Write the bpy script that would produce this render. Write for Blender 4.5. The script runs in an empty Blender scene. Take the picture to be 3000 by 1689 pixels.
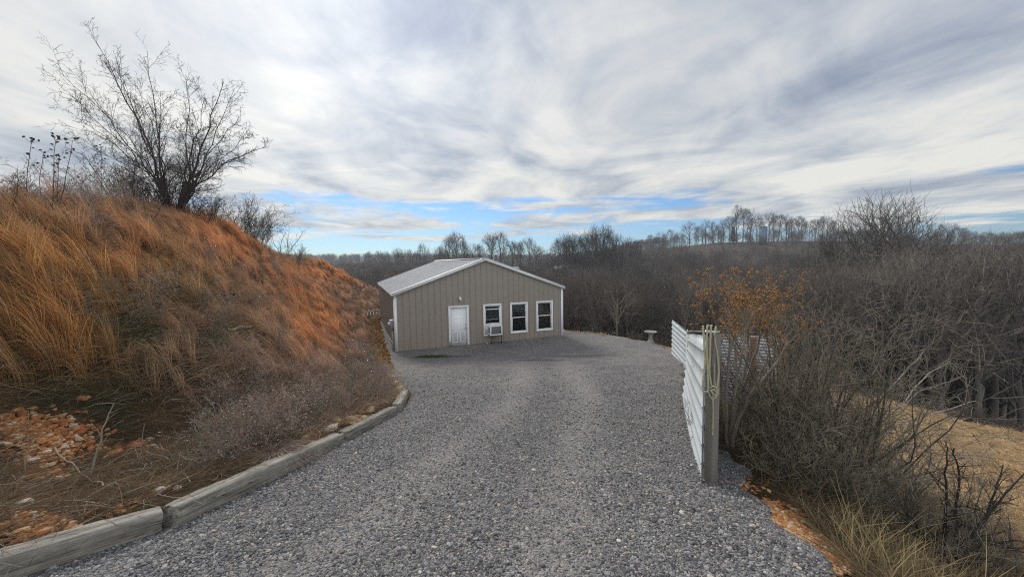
import math, random
import numpy as np
rng = np.random.default_rng(7)
random.seed(7)
R = math.radians
# ------------------------------------------------------------------ camera model
CAM = np.array([0.0, 0.0, 4.25])
F_PX, IW, IH = 1105.0, 3000.0, 1689.0
PITCH, ROLL = R(3.96), R(0.87)
_f = np.array([0, math.cos(PITCH), -math.sin(PITCH)])
_r0 = np.array([1.0, 0, 0]); _u0 = np.cross(_r0, _f)
_rt = math.cos(ROLL) * _r0 - math.sin(ROLL) * _u0
_up = math.cos(ROLL) * _u0 + math.sin(ROLL) * _r0
def ray(px, py):
    d = _f + _rt * ((px - IW / 2) / F_PX) - _up * ((py - IH / 2) / F_PX)
    return d / d[1]
def P(px, py, depth):
    return CAM + ray(px, py) * depth
def project(p):
    q = np.asarray(p, float) - CAM
    z = q @ _f
    return np.stack([IW / 2 + F_PX * (q @ _rt) / z, IH / 2 - F_PX * (q @ _up) / z], -1)
def on_plane(px, py, z):
    d = ray(px, py); return CAM + d * ((z - CAM[2]) / d[2])
# ------------------------------------------------------------------ terrain
def table(xs, ys, lo=-60, hi=120, step=0.1, k=8):
    g = np.arange(lo, hi, step); v = np.interp(g, xs, ys)
    ker = np.hanning(2 * k + 1); ker /= ker.sum()
    v = np.convolve(np.pad(v, k, mode='edge'), ker, mode='valid')
    return lambda t: np.interp(t, g, v)
G = table([-60, 0, 2.5, 4, 8, 12, 16, 18.5, 90], [9, 2.65, 2.15, 1.84, 1.08, .53, .13, 0, 0], k=12)
XL = table([-60, -1, 1.2, 2.5, 3.1, 5.8, 8, 9.6, 13.6, 18.2, 28, 40, 46, 60], [-22, -5.9, -4.22, -3.25, -2.85, -2.52, -2.37, -2.6, -4.7, -6.45, -10.25, -13.0, -14.2, -16], k=4)
XR = table([-60, 0, 2.5, 4, 5.1, 9.9, 14.7, 16.8, 18.2, 19.5, 60], [4, 1.60, 2.08, 2.65, 2.9, 4.7, 6.95, 7.4, 7.5, 7.3, 7.3], k=5)
CR = table([-20, -2, 6, 8, 10, 14, 17, 21, 24, 28, 34, 40, 46, 55, 90], [2.1, 2.5, 3.35, 3.95, 4.6, 5.75, 6.15, 5.45, 5.1, 4.8, 4.7, 4.1, 2.0, 0, 0], k=15)
DC = table([-20, -2, 6, 10, 16, 20, 24, 28, 34, 40, 60], [7, 7, 6, 8, 8.3, 7.4, 7.4, 8, 9, 7, 6], k=15)
BN = table([-20, 3, 6, 9, 13, 18, 30], [2.4, 2.4, 2.2, 1.8, 1.0, .6, .5], k=15)
def sst(t):
    t = np.clip(t, 0, 1); return t * t * (3 - 2 * t)
_ea = np.radians([-180, -60, -40, -20, 0, 8, 12.4, 20, 30, 36, 41, 50, 63, 74, 90, 112, 180])
_er = np.array([70, 70, 64, 40, 30, 22, 15.2, 14.7, 13.6, 13.2, 14.2, 17.5, 20.5, 21, 22, 23.5, 40])
def vnoise(x, y, s, seed=0):
    a = np.sin(x * s * 1.3 + seed) * np.cos(y * s * 1.1 - seed * 2.1) + .5 * np.sin(x * s * 2.7 - y * s * 2.1 + seed * 3) + .25 * np.cos(x * s * 5.3 + y * s * 4.9 + seed)
    return a / 1.75
_st = [-2, -1, -.6, -.25, .05, .18, .36, .54, .68, .86, 1.1, 1.36, 2]
_ct = [0, .003, .006, .003, -.004, -.002, .026, .044, .046, .044, .032, .025, .02]
_yc = [420, 420, 420, 420, 400, 300, 210, 185, 180, 175, 165, 150, 130]
def far_h(x, y):
    yy = np.maximum(y, 20.0); s = np.clip(x / yy, -2.5, 2.5)
    ct = np.interp(s, _st, _ct); yc = np.interp(s, _st, _yc)
    cz = 4.25 + ct * yc
    t = np.clip((yy - 60) / (yc - 60), 0, 1)
    z = -11 + (cz + 11) * (sst(t) * .5 + t ** 1.5 * .5)
    z = np.where(yy > yc, np.maximum(cz - .05 * (yy - yc), -25), z)
    z = z + 6 * np.exp(-((x + 2) / 28) ** 2 - ((y - 125) / 30) ** 2)
    z = z + np.interp(np.hypot(x, y), [900, 1500, 2400, 4000], [0, 25, 40, 20]) * np.where(y > 0, 1, 0)
    return z
def near_h(x, y):
    z = G(y); xl = XL(y); xr = XR(y)
    dl = xl - x; dr = x - xr
    t = np.clip((dl - BN(y)) / (DC(y) - BN(y)), 0, 1)
    rise = CR(y) * (.55 * sst(t) + .45 * t) - .05 * np.clip(dl - DC(y), 0, 40)
    lump = vnoise(x, y, .9, 1) * .24 + vnoise(x, y, 2.3, 4) * .06
    left = np.where(dl > 0, rise + .17 * sst(dl / .25) + lump * sst(dl / 1.5), 0)
    fall = np.interp(dr, [0, .7, 2, 4, 8, 12, 20], [0, .18, .8, 1.5, 2.2, 2.9, 3.6])
    right = np.where(dr > 0, -fall + vnoise(x, y, 1.1, 9) * .1 * sst(dr / 2), 0)
    ang = np.arctan2(x, y - 8); r = np.hypot(x, y - 8)
    v = r - np.interp(ang, _ea, _er)
    drop = np.interp(v, [0, .8, 2, 10, 25, 45, 80], [0, .25, 1.0, 5.0, 9.5, 11.5, 12])
    drop = drop * sst((ang - R(-45)) / R(25)) * sst((R(175) - ang) / R(30))
    return z + left + right - drop
def H(x, y):
    x = np.asarray(x, float); y = np.asarray(y, float)
    w = sst((np.hypot(x, y) - 58) / 25)
    return near_h(x, y) * (1 - w) + far_h(x, y) * w
_ts = np.cumsum(np.concatenate([[1.2], .012 + .004 * 1.2 * 1.004 ** np.arange(1400)])); _ts = _ts[_ts < 420]
def hit(px, py, start=1.2, end=400.0):
    """first point of the ground under a pixel of the photograph"""
    d = ray(px, py); p = CAM + d * _ts[:, None]; g = p[:, 2] - H(p[:, 0], p[:, 1])
    k = np.nonzero((g < 0) & (_ts < end))[0]
    if len(k) == 0: return None
    k = k[0]
    if k == 0: return p[0]
    f = g[k - 1] / (g[k - 1] - g[k]); t = _ts[k - 1] + f * (_ts[k] - _ts[k - 1]); return CAM + d * t
# ------------------------------------------------------------------ scene and mesh helpers
import bpy
SC = bpy.context.scene
COL = SC.collection
def tag(o, label=None, cat=None, group=None, kind=None):
    if label: o['label'] = label
    if cat: o['category'] = cat
    if group: o['group'] = group
    if kind: o['kind'] = kind
    return o
def empty(name, loc=(0, 0, 0), rz=0.0):
    o = bpy.data.objects.new(name, None); COL.objects.link(o)
    o.location = tuple(float(v) for v in loc); o.rotation_euler = (0, 0, rz); o.empty_display_size = .2
    return o
def copy_tree(o, parent=None):
    c = o.copy(); COL.objects.link(c)
    if parent: c.parent = parent
    for ch in list(o.children): copy_tree(ch, c)
    return c
class MB:
    """collects vertices, faces and per-vertex tints, then links them as ONE mesh object"""
    def __init__(s): s.V = []; s.Q = []; s.T = []; s.C = []; s.n = 0; s.Cany = False
    def add(s, V, Q=None, T=None, C=None):
        V = np.asarray(V, float).reshape(-1, 3)
        if Q is not None and len(Q): s.Q.append(np.asarray(Q, int).reshape(-1, 4) + s.n)
        if T is not None and len(T): s.T.append(np.asarray(T, int).reshape(-1, 3) + s.n)
        if C is None: C = np.ones((len(V), 3))
        else: s.Cany = True; C = np.broadcast_to(np.asarray(C, float), (len(V), 3))
        s.C.append(C); s.V.append(V); s.n += len(V); return s
    def box(s, x0, x1, y0, y1, z0, z1):
        V = [(x, y, z) for z in (z0, z1) for y in (y0, y1) for x in (x0, x1)]
        return s.add(V, [(0, 2, 3, 1), (4, 5, 7, 6), (0, 1, 5, 4), (2, 6, 7, 3), (0, 4, 6, 2), (1, 3, 7, 5)])
    def hexa(s, pts): # 8 points: bottom loop then top loop
        return s.add(pts, [(3, 2, 1, 0), (4, 5, 6, 7), (0, 1, 5, 4), (1, 2, 6, 5), (2, 3, 7, 6), (3, 0, 4, 7)])
    def beam(s, a, b, w, h, up=(0, 0, 1)):
        a = np.array(a, float); b = np.array(b, float); d = b - a; d /= np.linalg.norm(d)
        sd = np.cross(d, up); sd /= np.linalg.norm(sd); u = np.cross(sd, d)
        L = [-sd * w / 2 - u * h / 2, sd * w / 2 - u * h / 2, sd * w / 2 + u * h / 2, -sd * w / 2 + u * h / 2]
        return s.hexa([a + q for q in L] + [b + q for q in L])
    def tubes(s, Pn, Rn, k=5, C=None):
        Pn = np.asarray(Pn, float); Rn = np.asarray(Rn, float); M, N, _ = Pn.shape
        T = np.gradient(Pn, axis=1); T /= np.linalg.norm(T, axis=2, keepdims=True) + 1e-9
        D = Pn[:, -1] - Pn[:, 0]; ax = np.argmin(np.abs(D), axis=1)
        ref = np.eye(3)[ax][:, None, :]
        s1 = np.cross(T, ref); s1 /= np.linalg.norm(s1, axis=2, keepdims=True) + 1e-9
        s2 = np.cross(T, s1)
        a = np.arange(k) * 2 * np.pi / k
        V = Pn[:, :, None, :] + Rn[:, :, None, None] * (np.cos(a)[None, None, :, None] * s1[:, :, None, :] + np.sin(a)[None, None, :, None] * s2[:, :, None, :])
        m, n, j = np.meshgrid(np.arange(M), np.arange(N - 1), np.arange(k), indexing='ij')
        b0 = (m * N + n) * k; j2 = (j + 1) % k
        Q = np.stack([b0 + j, b0 + j2, b0 + k + j2, b0 + k + j], -1).reshape(-1, 4)
        if C is not None: C = np.repeat(np.asarray(C, float).reshape(M, 1, 3), N * k, axis=1).reshape(-1, 3)
        return s.add(V.reshape(-1, 3), Q, C=C)
    def tube(s, pts, r, k=8, C=None):
        pts = np.asarray(pts, float); r = np.broadcast_to(np.asarray(r, float), (len(pts),))
        s.tubes(pts[None], r[None], k, C)
        # end caps
        for e, fl in ((0, 1), (len(pts) - 1, 0)):
            base = s.n - len(pts) * k + e * k; c = len(s.V)
            s.add([pts[e]], None, None)
            ci = s.n - 1
            tri = [(ci, base + (i + 1) % k, base + i) if fl else (ci, base + i, base + (i + 1) % k) for i in range(k)]
            s.T.append(np.array(tri))
        return s
    def ribbons(s, Pn, Wn, side, C=None):
        Pn = np.asarray(Pn, float); M, N, _ = Pn.shape
        V = np.stack([Pn - side[:, None, :] * Wn[:, :, None] / 2, Pn + side[:, None, :] * Wn[:, :, None] / 2], 2)
        m, n = np.meshgrid(np.arange(M), np.arange(N - 1), indexing='ij')
        b = (m * N + n) * 2
        Q = np.stack([b, b + 1, b + 3, b + 2], -1).reshape(-1, 4)
        if C is not None:
            C = np.asarray(C, float)
            if C.ndim == 2: C = np.repeat(C[:, None, :], N, axis=1)
            C = np.repeat(C[:, :, None, :], 2, axis=2).reshape(-1, 3)
        return s.add(V.reshape(-1, 3), Q, C=C)
    def lathe(s, prof, k=24, center=(0, 0, 0)):
        c = np.array(center, float); a = np.arange(k) * 2 * np.pi / k; n = len(prof)
        V = [[c[0] + r * math.cos(t), c[1] + r * math.sin(t), c[2] + z] for r, z in prof for t in a]
        Q = [(i * k + j, i * k + (j + 1) % k, (i + 1) * k + (j + 1) % k, (i + 1) * k + j) for i in range(n - 1) for j in range(k)]
        return s.add(V, Q)
    def grid(s, V): # V (a,b,3)
        a, b = V.shape[:2]
        i, j = np.meshgrid(np.arange(a - 1), np.arange(b - 1), indexing='ij'); k = i * b + j
        return s.add(V.reshape(-1, 3), np.stack([k, k + 1, k + b + 1, k + b], -1).reshape(-1, 4))
    def mesh(s, name, mats, smooth=False, mi=None):
        V = np.concatenate(s.V); Q = np.concatenate(s.Q) if s.Q else np.zeros((0, 4), int); T = np.concatenate(s.T) if s.T else np.zeros((0, 3), int)
        me = bpy.data.meshes.new(name)
        me.vertices.add(len(V)); me.vertices.foreach_set('co', V.astype(np.float32).ravel())
        lv = np.concatenate([Q.ravel(), T.ravel()]).astype(np.int32)
        st = np.concatenate([np.arange(len(Q)) * 4, len(Q) * 4 + np.arange(len(T)) * 3]).astype(np.int32)
        me.loops.add(len(lv)); me.loops.foreach_set('vertex_index', lv)
        me.polygons.add(len(st)); me.polygons.foreach_set('loop_start', st)
        if smooth: me.polygons.foreach_set('use_smooth', np.ones(len(st), bool))
        if s.Cany:
            C = np.concatenate(s.C); C = np.concatenate([C, np.ones((len(C), 1))], 1)
            at = me.color_attributes.new('tint', 'FLOAT_COLOR', 'POINT'); at.data.foreach_set('color', C.astype(np.float32).ravel())
        me.update(calc_edges=True); me.validate()
        for m in (mats if isinstance(mats, (list, tuple)) else [mats]): me.materials.append(m)
        return me
    def build(s, name, mats, parent=None, smooth=False, loc=None, bevel=0, link=True):
        o = bpy.data.objects.new(name, s.mesh(name, mats, smooth))
        if link: COL.objects.link(o)
        if parent: o.parent = parent
        if loc is not None: o.location = tuple(float(v) for v in loc)
        if bevel:
            b = o.modifiers.new('bevel', 'BEVEL'); b.width = bevel; b.segments = 2; b.limit_method = 'ANGLE'
        return o
def unit(v): return v / (np.linalg.norm(v, axis=-1, keepdims=True) + 1e-9)
# ------------------------------------------------------------------ materials
class NT:
    def __init__(s, mat): s.t = mat.node_tree; s.n = s.t.nodes; s.l = s.t.links
    def new(s, ty, **kw):
        n = s.n.new(ty)
        for k, v in kw.items():
            if k.startswith('i_'):
                n.inputs[k[2:].replace('_', ' ')].default_value = v
            else: setattr(n, k, v)
        return n
    def link(s, a, b): s.l.new(a, b)
    def ramp(s, src, stops, interp='LINEAR'):
        r = s.n.new('ShaderNodeValToRGB'); r.color_ramp.interpolation = interp
        e = r.color_ramp.elements
        while len(e) < len(stops): e.new(.5)
        for el, (p, c) in zip(e, stops):
            el.position = p; el.color = (*c, 1) if hasattr(c, '__len__') else (c, c, c, 1)
        s.link(src, r.inputs[0]); return r.outputs[0]
    def math(s, op, a, b=None, clamp=False):
        m = s.n.new('ShaderNodeMath'); m.operation = op; m.use_clamp = clamp
        for i, v in enumerate((a, b)):
            if v is None: continue
            if hasattr(v, 'is_output'): s.link(v, m.inputs[i])
            else: m.inputs[i].default_value = v
        return m.outputs[0]
    def mix(s, f, a, b, mode='MIX'):
        m = s.n.new('ShaderNodeMix'); m.data_type = 'RGBA'; m.blend_type = mode
        for sock, v in ((m.inputs[0], f), (m.inputs[6], a), (m.inputs[7], b)):
            if hasattr(v, 'is_output'): s.link(v, sock)
            elif hasattr(v, '__len__'): sock.default_value = (*v, 1) if len(v) == 3 else v
            else: sock.default_value = v
        return m.outputs[2]
    def noise(s, vec, scale, detail=4, rough=.55, dist=0.0):
        n = s.n.new('ShaderNodeTexNoise'); n.inputs['Scale'].default_value = scale; n.inputs['Detail'].default_value = detail
        n.inputs['Roughness'].default_value = rough; n.inputs['Distortion'].default_value = dist
        if vec is not None: s.link(vec, n.inputs['Vector'])
        return n.outputs['Fac']
    def mapping(s, vec, scale=(1, 1, 1), rot=(0, 0, 0)):
        m = s.n.new('ShaderNodeMapping'); m.inputs['Scale'].default_value = scale; m.inputs['Rotation'].default_value = rot
        s.link(vec, m.inputs['Vector']); return m.outputs[0]
def material(name):
    m = bpy.data.materials.new(name); m.use_nodes = True
    t = NT(m); b = t.n['Principled BSDF']; return m, t, b
def plain(name, c, rough=.6, metal=0.0, var=.12, scale=6.0, bump=0.0, bscale=60.0, spec=.5, tint=False, rnd=0.0, stretch=(1, 1, 1), dirt=None):
    m, t, b = material(name)
    tc = t.new('ShaderNodeTexCoord'); vec = t.mapping(tc.outputs['Object'], stretch)
    nz = t.noise(vec, scale, 5, .6)
    lo = tuple(v * (1 - var) for v in c); hi = tuple(min(1, v * (1 + var)) for v in c)
    col = t.ramp(nz, [(.3, lo), (.7, hi)])
    if dirt:
        n2 = t.noise(vec, scale * .35, 6, .7); f = t.ramp(n2, [(.5, 0.0), (.72, 1.0)])
        col = t.mix(f, col, dirt)
    if tint:
        a = t.new('ShaderNodeAttribute', attribute_name='tint'); col = t.mix(1.0, col, a.outputs['Color'], 'MULTIPLY')
    if rnd:
        oi = t.new('ShaderNodeObjectInfo'); f = t.ramp(oi.outputs['Random'], [(0, 1 - rnd), (1, 1 + rnd)])
        col = t.mix(1.0, col, f, 'MULTIPLY')
    t.link(col, b.inputs['Base Color'])
    b.inputs['Roughness'].default_value = rough; b.inputs['Metallic'].default_value = metal
    b.inputs['Specular IOR Level'].default_value = spec
    if bump:
        bp = t.new('ShaderNodeBump'); bp.inputs['Strength'].default_value = bump; bp.inputs['Distance'].default_value = .02
        t.link(t.noise(vec, bscale, 4, .6), bp.inputs['Height']); t.link(bp.outputs[0], b.inputs['Normal'])
    return m
# ------------------------------------------------------------------ instanced ground cover (only for what nobody could count)
HIDE = {}
def scatter(name, protos, pts, rot, scl, idx, label=None):
    col = bpy.data.collections.new(name + '_sources')
    for i, p in enumerate(protos):
        p.name = '%s_source_%02d' % (name, i); col.objects.link(p)
    me = bpy.data.meshes.new(name); me.vertices.add(len(pts)); me.vertices.foreach_set('co', np.asarray(pts, np.float32).ravel())
    for nm, ty, dat in (('rot', 'FLOAT_VECTOR', rot), ('scl', 'FLOAT', scl), ('idx', 'INT', idx)):
        at = me.attributes.new(nm, ty, 'POINT')
        at.data.foreach_set('vector' if ty == 'FLOAT_VECTOR' else 'value', np.asarray(dat, np.int32 if ty == 'INT' else np.float32).ravel())
    o = bpy.data.objects.new(name, me); COL.objects.link(o); tag(o, kind='stuff', label=label)
    ng = bpy.data.node_groups.new(name, 'GeometryNodeTree')
    ng.interface.new_socket('Geometry', in_out='INPUT', socket_type='NodeSocketGeometry')
    ng.interface.new_socket('Geometry', in_out='OUTPUT', socket_type='NodeSocketGeometry')
    N = ng.nodes; L = ng.links
    gi = N.new('NodeGroupInput'); go = N.new('NodeGroupOutput'); ip = N.new('GeometryNodeInstanceOnPoints')
    ci = N.new('GeometryNodeCollectionInfo'); ci.inputs['Collection'].default_value = col
    ci.inputs['Separate Children'].default_value = True; ci.inputs['Reset Children'].default_value = True
    def na(nm, ty):
        a = N.new('GeometryNodeInputNamedAttribute'); a.data_type = ty; a.inputs['Name'].default_value = nm; return a.outputs['Attribute']
    er = N.new('FunctionNodeEulerToRotation')
    L.new(na('rot', 'FLOAT_VECTOR'), er.inputs[0])
    L.new(gi.outputs[0], ip.inputs['Points']); L.new(ci.outputs[0], ip.inputs['Instance'])
    ip.inputs['Pick Instance'].default_value = True
    L.new(na('idx', 'INT'), ip.inputs['Instance Index']); L.new(er.outputs[0], ip.inputs['Rotation']); L.new(na('scl', 'FLOAT'), ip.inputs['Scale'])
    L.new(ip.outputs[0], go.inputs[0])
    md = o.modifiers.new('scatter', 'NODES'); md.node_group = ng
    return o
# ------------------------------------------------------------------ branch growth
def polyline(start, d, L, N, up=0.0, wob=.1, bend=None):
    M = len(start); step = (L / (N - 1))[:, None]
    Pn = [start]; d = unit(d)
    for i in range(N - 1):
        d = d + rng.normal(0, wob, (M, 3)); d[:, 2] += up
        if bend is not None: d = d + bend
        d = unit(d); Pn.append(Pn[-1] + d * step)
    return np.stack(Pn, 1)
def sprout(Pp, Rp, Lp, n, t0, t1, a0, a1, ratio, rr, N, up=.05, wob=.12, tip=.25, shrink=.5, minr=.002, flat=0.0, cap=None):
    M, Np, _ = Pp.shape
    pi = np.repeat(np.arange(M), n); K = len(pi)
    strat = (np.tile(np.arange(n), M) + rng.random(K)) / n
    t = t0 + (t1 - t0) * strat
    f = t * (Np - 1); i = np.minimum(f.astype(int), Np - 2); w = (f - i)[:, None]
    st = Pp[pi, i] * (1 - w) + Pp[pi, i + 1] * w
    tan = unit(Pp[pi, i + 1] - Pp[pi, i])
    r0 = Rp[pi, i] * (1 - w[:, 0]) + Rp[pi, i + 1] * w[:, 0]
    rv = rng.normal(0, 1, (K, 3)); rv[:, 2] *= (1 - flat)
    pr = unit(rv - tan * (rv * tan).sum(1, keepdims=True))
    a = rng.uniform(a0, a1, K)[:, None]
    d = np.cos(a) * tan + np.sin(a) * pr
    L = Lp[pi] * ratio * (1 - shrink * t) * rng.uniform(.65, 1.25, K)
    if cap is not None: L = np.minimum(L, cap)
    Pn = polyline(st, d, L, N, up, wob)
    rb = np.maximum(r0 * rr, minr)
    Rn = rb[:, None] * np.linspace(1, tip, N)[None]
    return Pn, Rn, L
def rand_side(Pn):
    d = unit(Pn[:, -1] - Pn[:, 0]); rv = rng.normal(0, 1, d.shape)
    return unit(np.cross(d, rv))
# ------------------------------------------------------------------ camera, sky, sun
SC.render.resolution_x = 1024; SC.render.resolution_y = 576
SC.view_settings.view_transform = 'Standard'; SC.view_settings.look = 'None'
SC.view_settings.exposure = 0.4; SC.view_settings.gamma = 1.0
SC.cycles.use_adaptive_sampling = True; SC.cycles.adaptive_threshold = .005
SC.cycles.use_denoising = False; SC.cycles.sample_clamp_indirect = 4; SC.cycles.blur_glossy = 1.0; SC.cycles.filter_width = 1.15
SC.cycles.max_bounces = 6; SC.cycles.diffuse_bounces = 3; SC.cycles.glossy_bounces = 3; SC.cycles.transparent_max_bounces = 8
import mathutils
cam = bpy.data.cameras.new('camera'); cam.sensor_width = 36; cam.lens = F_PX / IW * 36
cam.clip_start = .05; cam.clip_end = 9000
co = bpy.data.objects.new('camera', cam); COL.objects.link(co); SC.camera = co
mw = mathutils.Matrix.Identity(4)
for i in range(3):
    mw[i][0] = _rt[i]; mw[i][1] = _up[i]; mw[i][2] = -_f[i]; mw[i][3] = CAM[i]
co.matrix_world = mw
SUN = unit(np.array([-.44, 1.0, .74])); EL = math.asin(SUN[2]); AZ = math.atan2(SUN[0], SUN[1])
sl = bpy.data.lights.new('sun', 'SUN'); sl.energy = 2.3; sl.angle = R(22); sl.color = (1, .95, .87)
so = bpy.data.objects.new('sun', sl); COL.objects.link(so)
so.rotation_euler = mathutils.Vector(SUN).to_track_quat('Z', 'Y').to_euler()
W = bpy.data.worlds.new('World'); SC.world = W; W.use_nodes = True
t = NT(W); bg = t.n['Background']; bg.inputs['Strength'].default_value = .1
sky = t.new('ShaderNodeTexSky', sky_type='NISHITA'); sky.sun_disc = False; sky.sun_elevation = EL; sky.sun_rotation = AZ
sky.air_density = 1.0; sky.dust_density = .3; sky.ozone_density = 2.5
tc = t.new('ShaderNodeTexCoord'); gen = tc.outputs['Generated']
sep = t.new('ShaderNodeSeparateXYZ'); t.link(gen, sep.inputs[0])
z0 = t.math('MAXIMUM', sep.outputs['Z'], 0.0); zz = t.math('ADD', z0, .07)
px_ = t.math('DIVIDE', sep.outputs['X'], zz); py_ = t.math('DIVIDE', sep.outputs['Y'], zz)
cmb = t.new('ShaderNodeCombineXYZ'); t.link(px_, cmb.inputs[0]); t.link(py_, cmb.inputs[1]); pv = cmb.outputs[0]
st1 = t.mapping(pv, (1.0, .90, 1), (0, 0, R(20)))
st2 = t.mapping(pv, (1.0, .62, 1), (0, 0, R(24)))
nA = t.noise(st1, .85, 9, .56, .8)          # broad billows
nB = t.noise(st2, 2.2, 8, .55, .8)          # fine streaks
nC = t.noise(t.mapping(pv, (.5, .35, 1), (0, 0, R(-20))), .9, 4, .5, .3)
nD = t.noise(t.mapping(pv, (.55, 1.0, 1), (0, 0, R(4))), .55, 8, .55, .5)      # banks of cloud lying across the low sky
s1 = t.math('ADD', t.math('MULTIPLY', nA, .64), t.math('MULTIPLY', nB, .26))
s1 = t.math('ADD', s1, t.math('MULTIPLY', nC, .32))   # mean about .6
cl = t.ramp(s1, [(.44, (.29, .345, .46)), (.52, (.43, .48, .575)), (.60, (.61, .645, .695)), (.69, (.80, .805, .80))])
# elevation decides how closed the deck is
cover = t.ramp(z0, [(.0, 0.0), (.045, .05), (.07, .40), (.10, .52), (.13, .36), (.165, .68), (.20, 1.0), (.6, 1.1)])
dens = t.math('ADD', t.math('MULTIPLY', t.math('SUBTRACT', nD, .5), 2.4), cover)
dens = t.math('ADD', dens, t.math('MULTIPLY', t.math('SUBTRACT', nB, .5), .55))
azm = t.math('DIVIDE', t.math('ABSOLUTE', t.math('ADD', sep.outputs['X'], .08)), t.math('MAXIMUM', sep.outputs['Y'], .05))
side = t.ramp(t.math('MULTIPLY', azm, .5), [(.24, 0.0), (.42, 1.0)]); side = t.math('MULTIPLY', side, t.ramp(z0, [(.065, 0.0), (.10, .45)]))
dens = t.math('ADD', dens, side)
mask = t.ramp(dens, [(.36, 0.0), (.58, 1.0)])
mask = t.math('MULTIPLY', mask, t.ramp(z0, [(.012, 0.0), (.04, 1.0)]))
# the lit veil in front of the hidden sun, and the warm bright cloud edge low down
dt = t.new('ShaderNodeVectorMath', operation='DOT_PRODUCT'); t.link(gen, dt.inputs[0]); dt.inputs[1].default_value = tuple(SUN)
glow = t.math('POWER', t.math('MAXIMUM', dt.outputs['Value'], 0.0), 14.0)
gl = t.math('ADD', t.math('MULTIPLY', glow, .50), 1.0)
low = t.ramp(z0, [(.06, (1.16, 1.13, 1.04)), (.22, (1.08, 1.07, 1.03)), (.42, (1, 1, 1))])
cl = t.mix(1.0, cl, low, 'MULTIPLY')
vm = t.new('ShaderNodeVectorMath', operation='SCALE'); t.link(cl, vm.inputs[0]); bk = t.math('ADD', t.math('MULTIPLY', t.math('MAXIMUM', t.math('MULTIPLY', sep.outputs['Y'], -1.0), 0.0), .8), 1.0)   # unseen clouds behind the camera brightened, added fill for the shaded gable front
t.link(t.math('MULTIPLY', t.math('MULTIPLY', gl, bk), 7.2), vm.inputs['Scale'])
blue = t.mix(1.0, sky.outputs[0], (.40, .60, .84), 'MULTIPLY')
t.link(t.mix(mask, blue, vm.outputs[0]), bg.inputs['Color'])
# ------------------------------------------------------------------ ground
def axis(parts):
    out = []
    for a, b, s in parts: out.append(np.arange(a, b, s))
    return np.concatenate(out + [[parts[-1][1]]])
gx = axis([(-3000, -600, 200), (-600, -120, 24), (-120, -30, 3), (-30, -18, .6), (-18, 22, .22), (22, 40, .8), (40, 260, 5), (260, 600, 20), (600, 3000, 200)])
gy = axis([(-60, -6, 3), (-6, 24, .22), (24, 50, .6), (50, 220, 4), (220, 600, 14), (600, 3600, 120)])
X, Y = np.meshgrid(gx, gy, indexing='ij')
def edge_v(x, y):
    ang = np.arctan2(x, y - 8); return np.hypot(x, y - 8) - np.interp(ang, _ea, _er)
def in_gravel(x, y, m=.1):
    return (x > XL(y) + m) & (x < XR(y) - m) & (edge_v(x, y) < .2 - m) & (y < 34) & (y > -6)
Z = H(X, Y) - np.where(in_gravel(X, Y, .02), .10, 0)
m, t, b = material('soil')
tc = t.new('ShaderNodeTexCoord'); ob = tc.outputs['Object']; sp = t.new('ShaderNodeSeparateXYZ'); t.link(ob, sp.inputs[0])
n1 = t.noise(ob, 1.3, 8, .65); n2 = t.noise(ob, .35, 4, .6); n3 = t.noise(ob, 18, 5, .7); n4 = t.noise(ob, .06, 6, .6)
hillc = t.ramp(n1, [(.3, (.030, .024, .014)), (.5, (.075, .052, .030)), (.64, (.15, .085, .045)), (.75, (.24, .12, .055))])
clay = t.ramp(n1, [(.3, (.13, .075, .035)), (.5, (.30, .17, .075)), (.7, (.36, .22, .10))])
fld = t.ramp(n2, [(.4, (.36, .27, .155)), (.6, (.38, .25, .135)), (.74, (.38, .17, .075))])
fld = t.mix(t.ramp(n3, [(.35, 0.0), (.65, .6)]), fld, (.16, .10, .05))
wood = t.ramp(n4, [(.3, (.055, .043, .036)), (.7, (.10, .078, .062))])
fr = t.ramp(t.math('MULTIPLY', t.math('SUBTRACT', sp.outputs[0], 3.0), .2), [(0, 0.0), (1, 1.0)])
c1 = t.mix(fr, hillc, t.mix(t.ramp(n2, [(.42, 0.0), (.52, 1.0)]), clay, fld))
fw = t.ramp(t.math('MULTIPLY', sp.outputs[2], -.25), [(.80, 0.0), (1.0, 1.0)])
c2 = t.mix(fw, c1, wood)
fy = t.ramp(t.math('MULTIPLY', sp.outputs[1], .01), [(.46, 0.0), (.52, 1.0)])
c2 = t.mix(fy, c2, wood)
t.link(c2, b.inputs['Base Color']); b.inputs['Roughness'].default_value = .95; b.inputs['Specular IOR Level'].default_value = .1
bp = t.new('ShaderNodeBump'); bp.inputs['Strength'].default_value = .9; bp.inputs['Distance'].default_value = .12
t.link(t.noise(ob, 7, 8, .7), bp.inputs['Height']); t.link(bp.outputs[0], b.inputs['Normal'])
SOIL = m
tag(MB().grid(np.stack([X, Y, Z], -1)).build('ground', SOIL, smooth=True), kind='structure')
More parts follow.
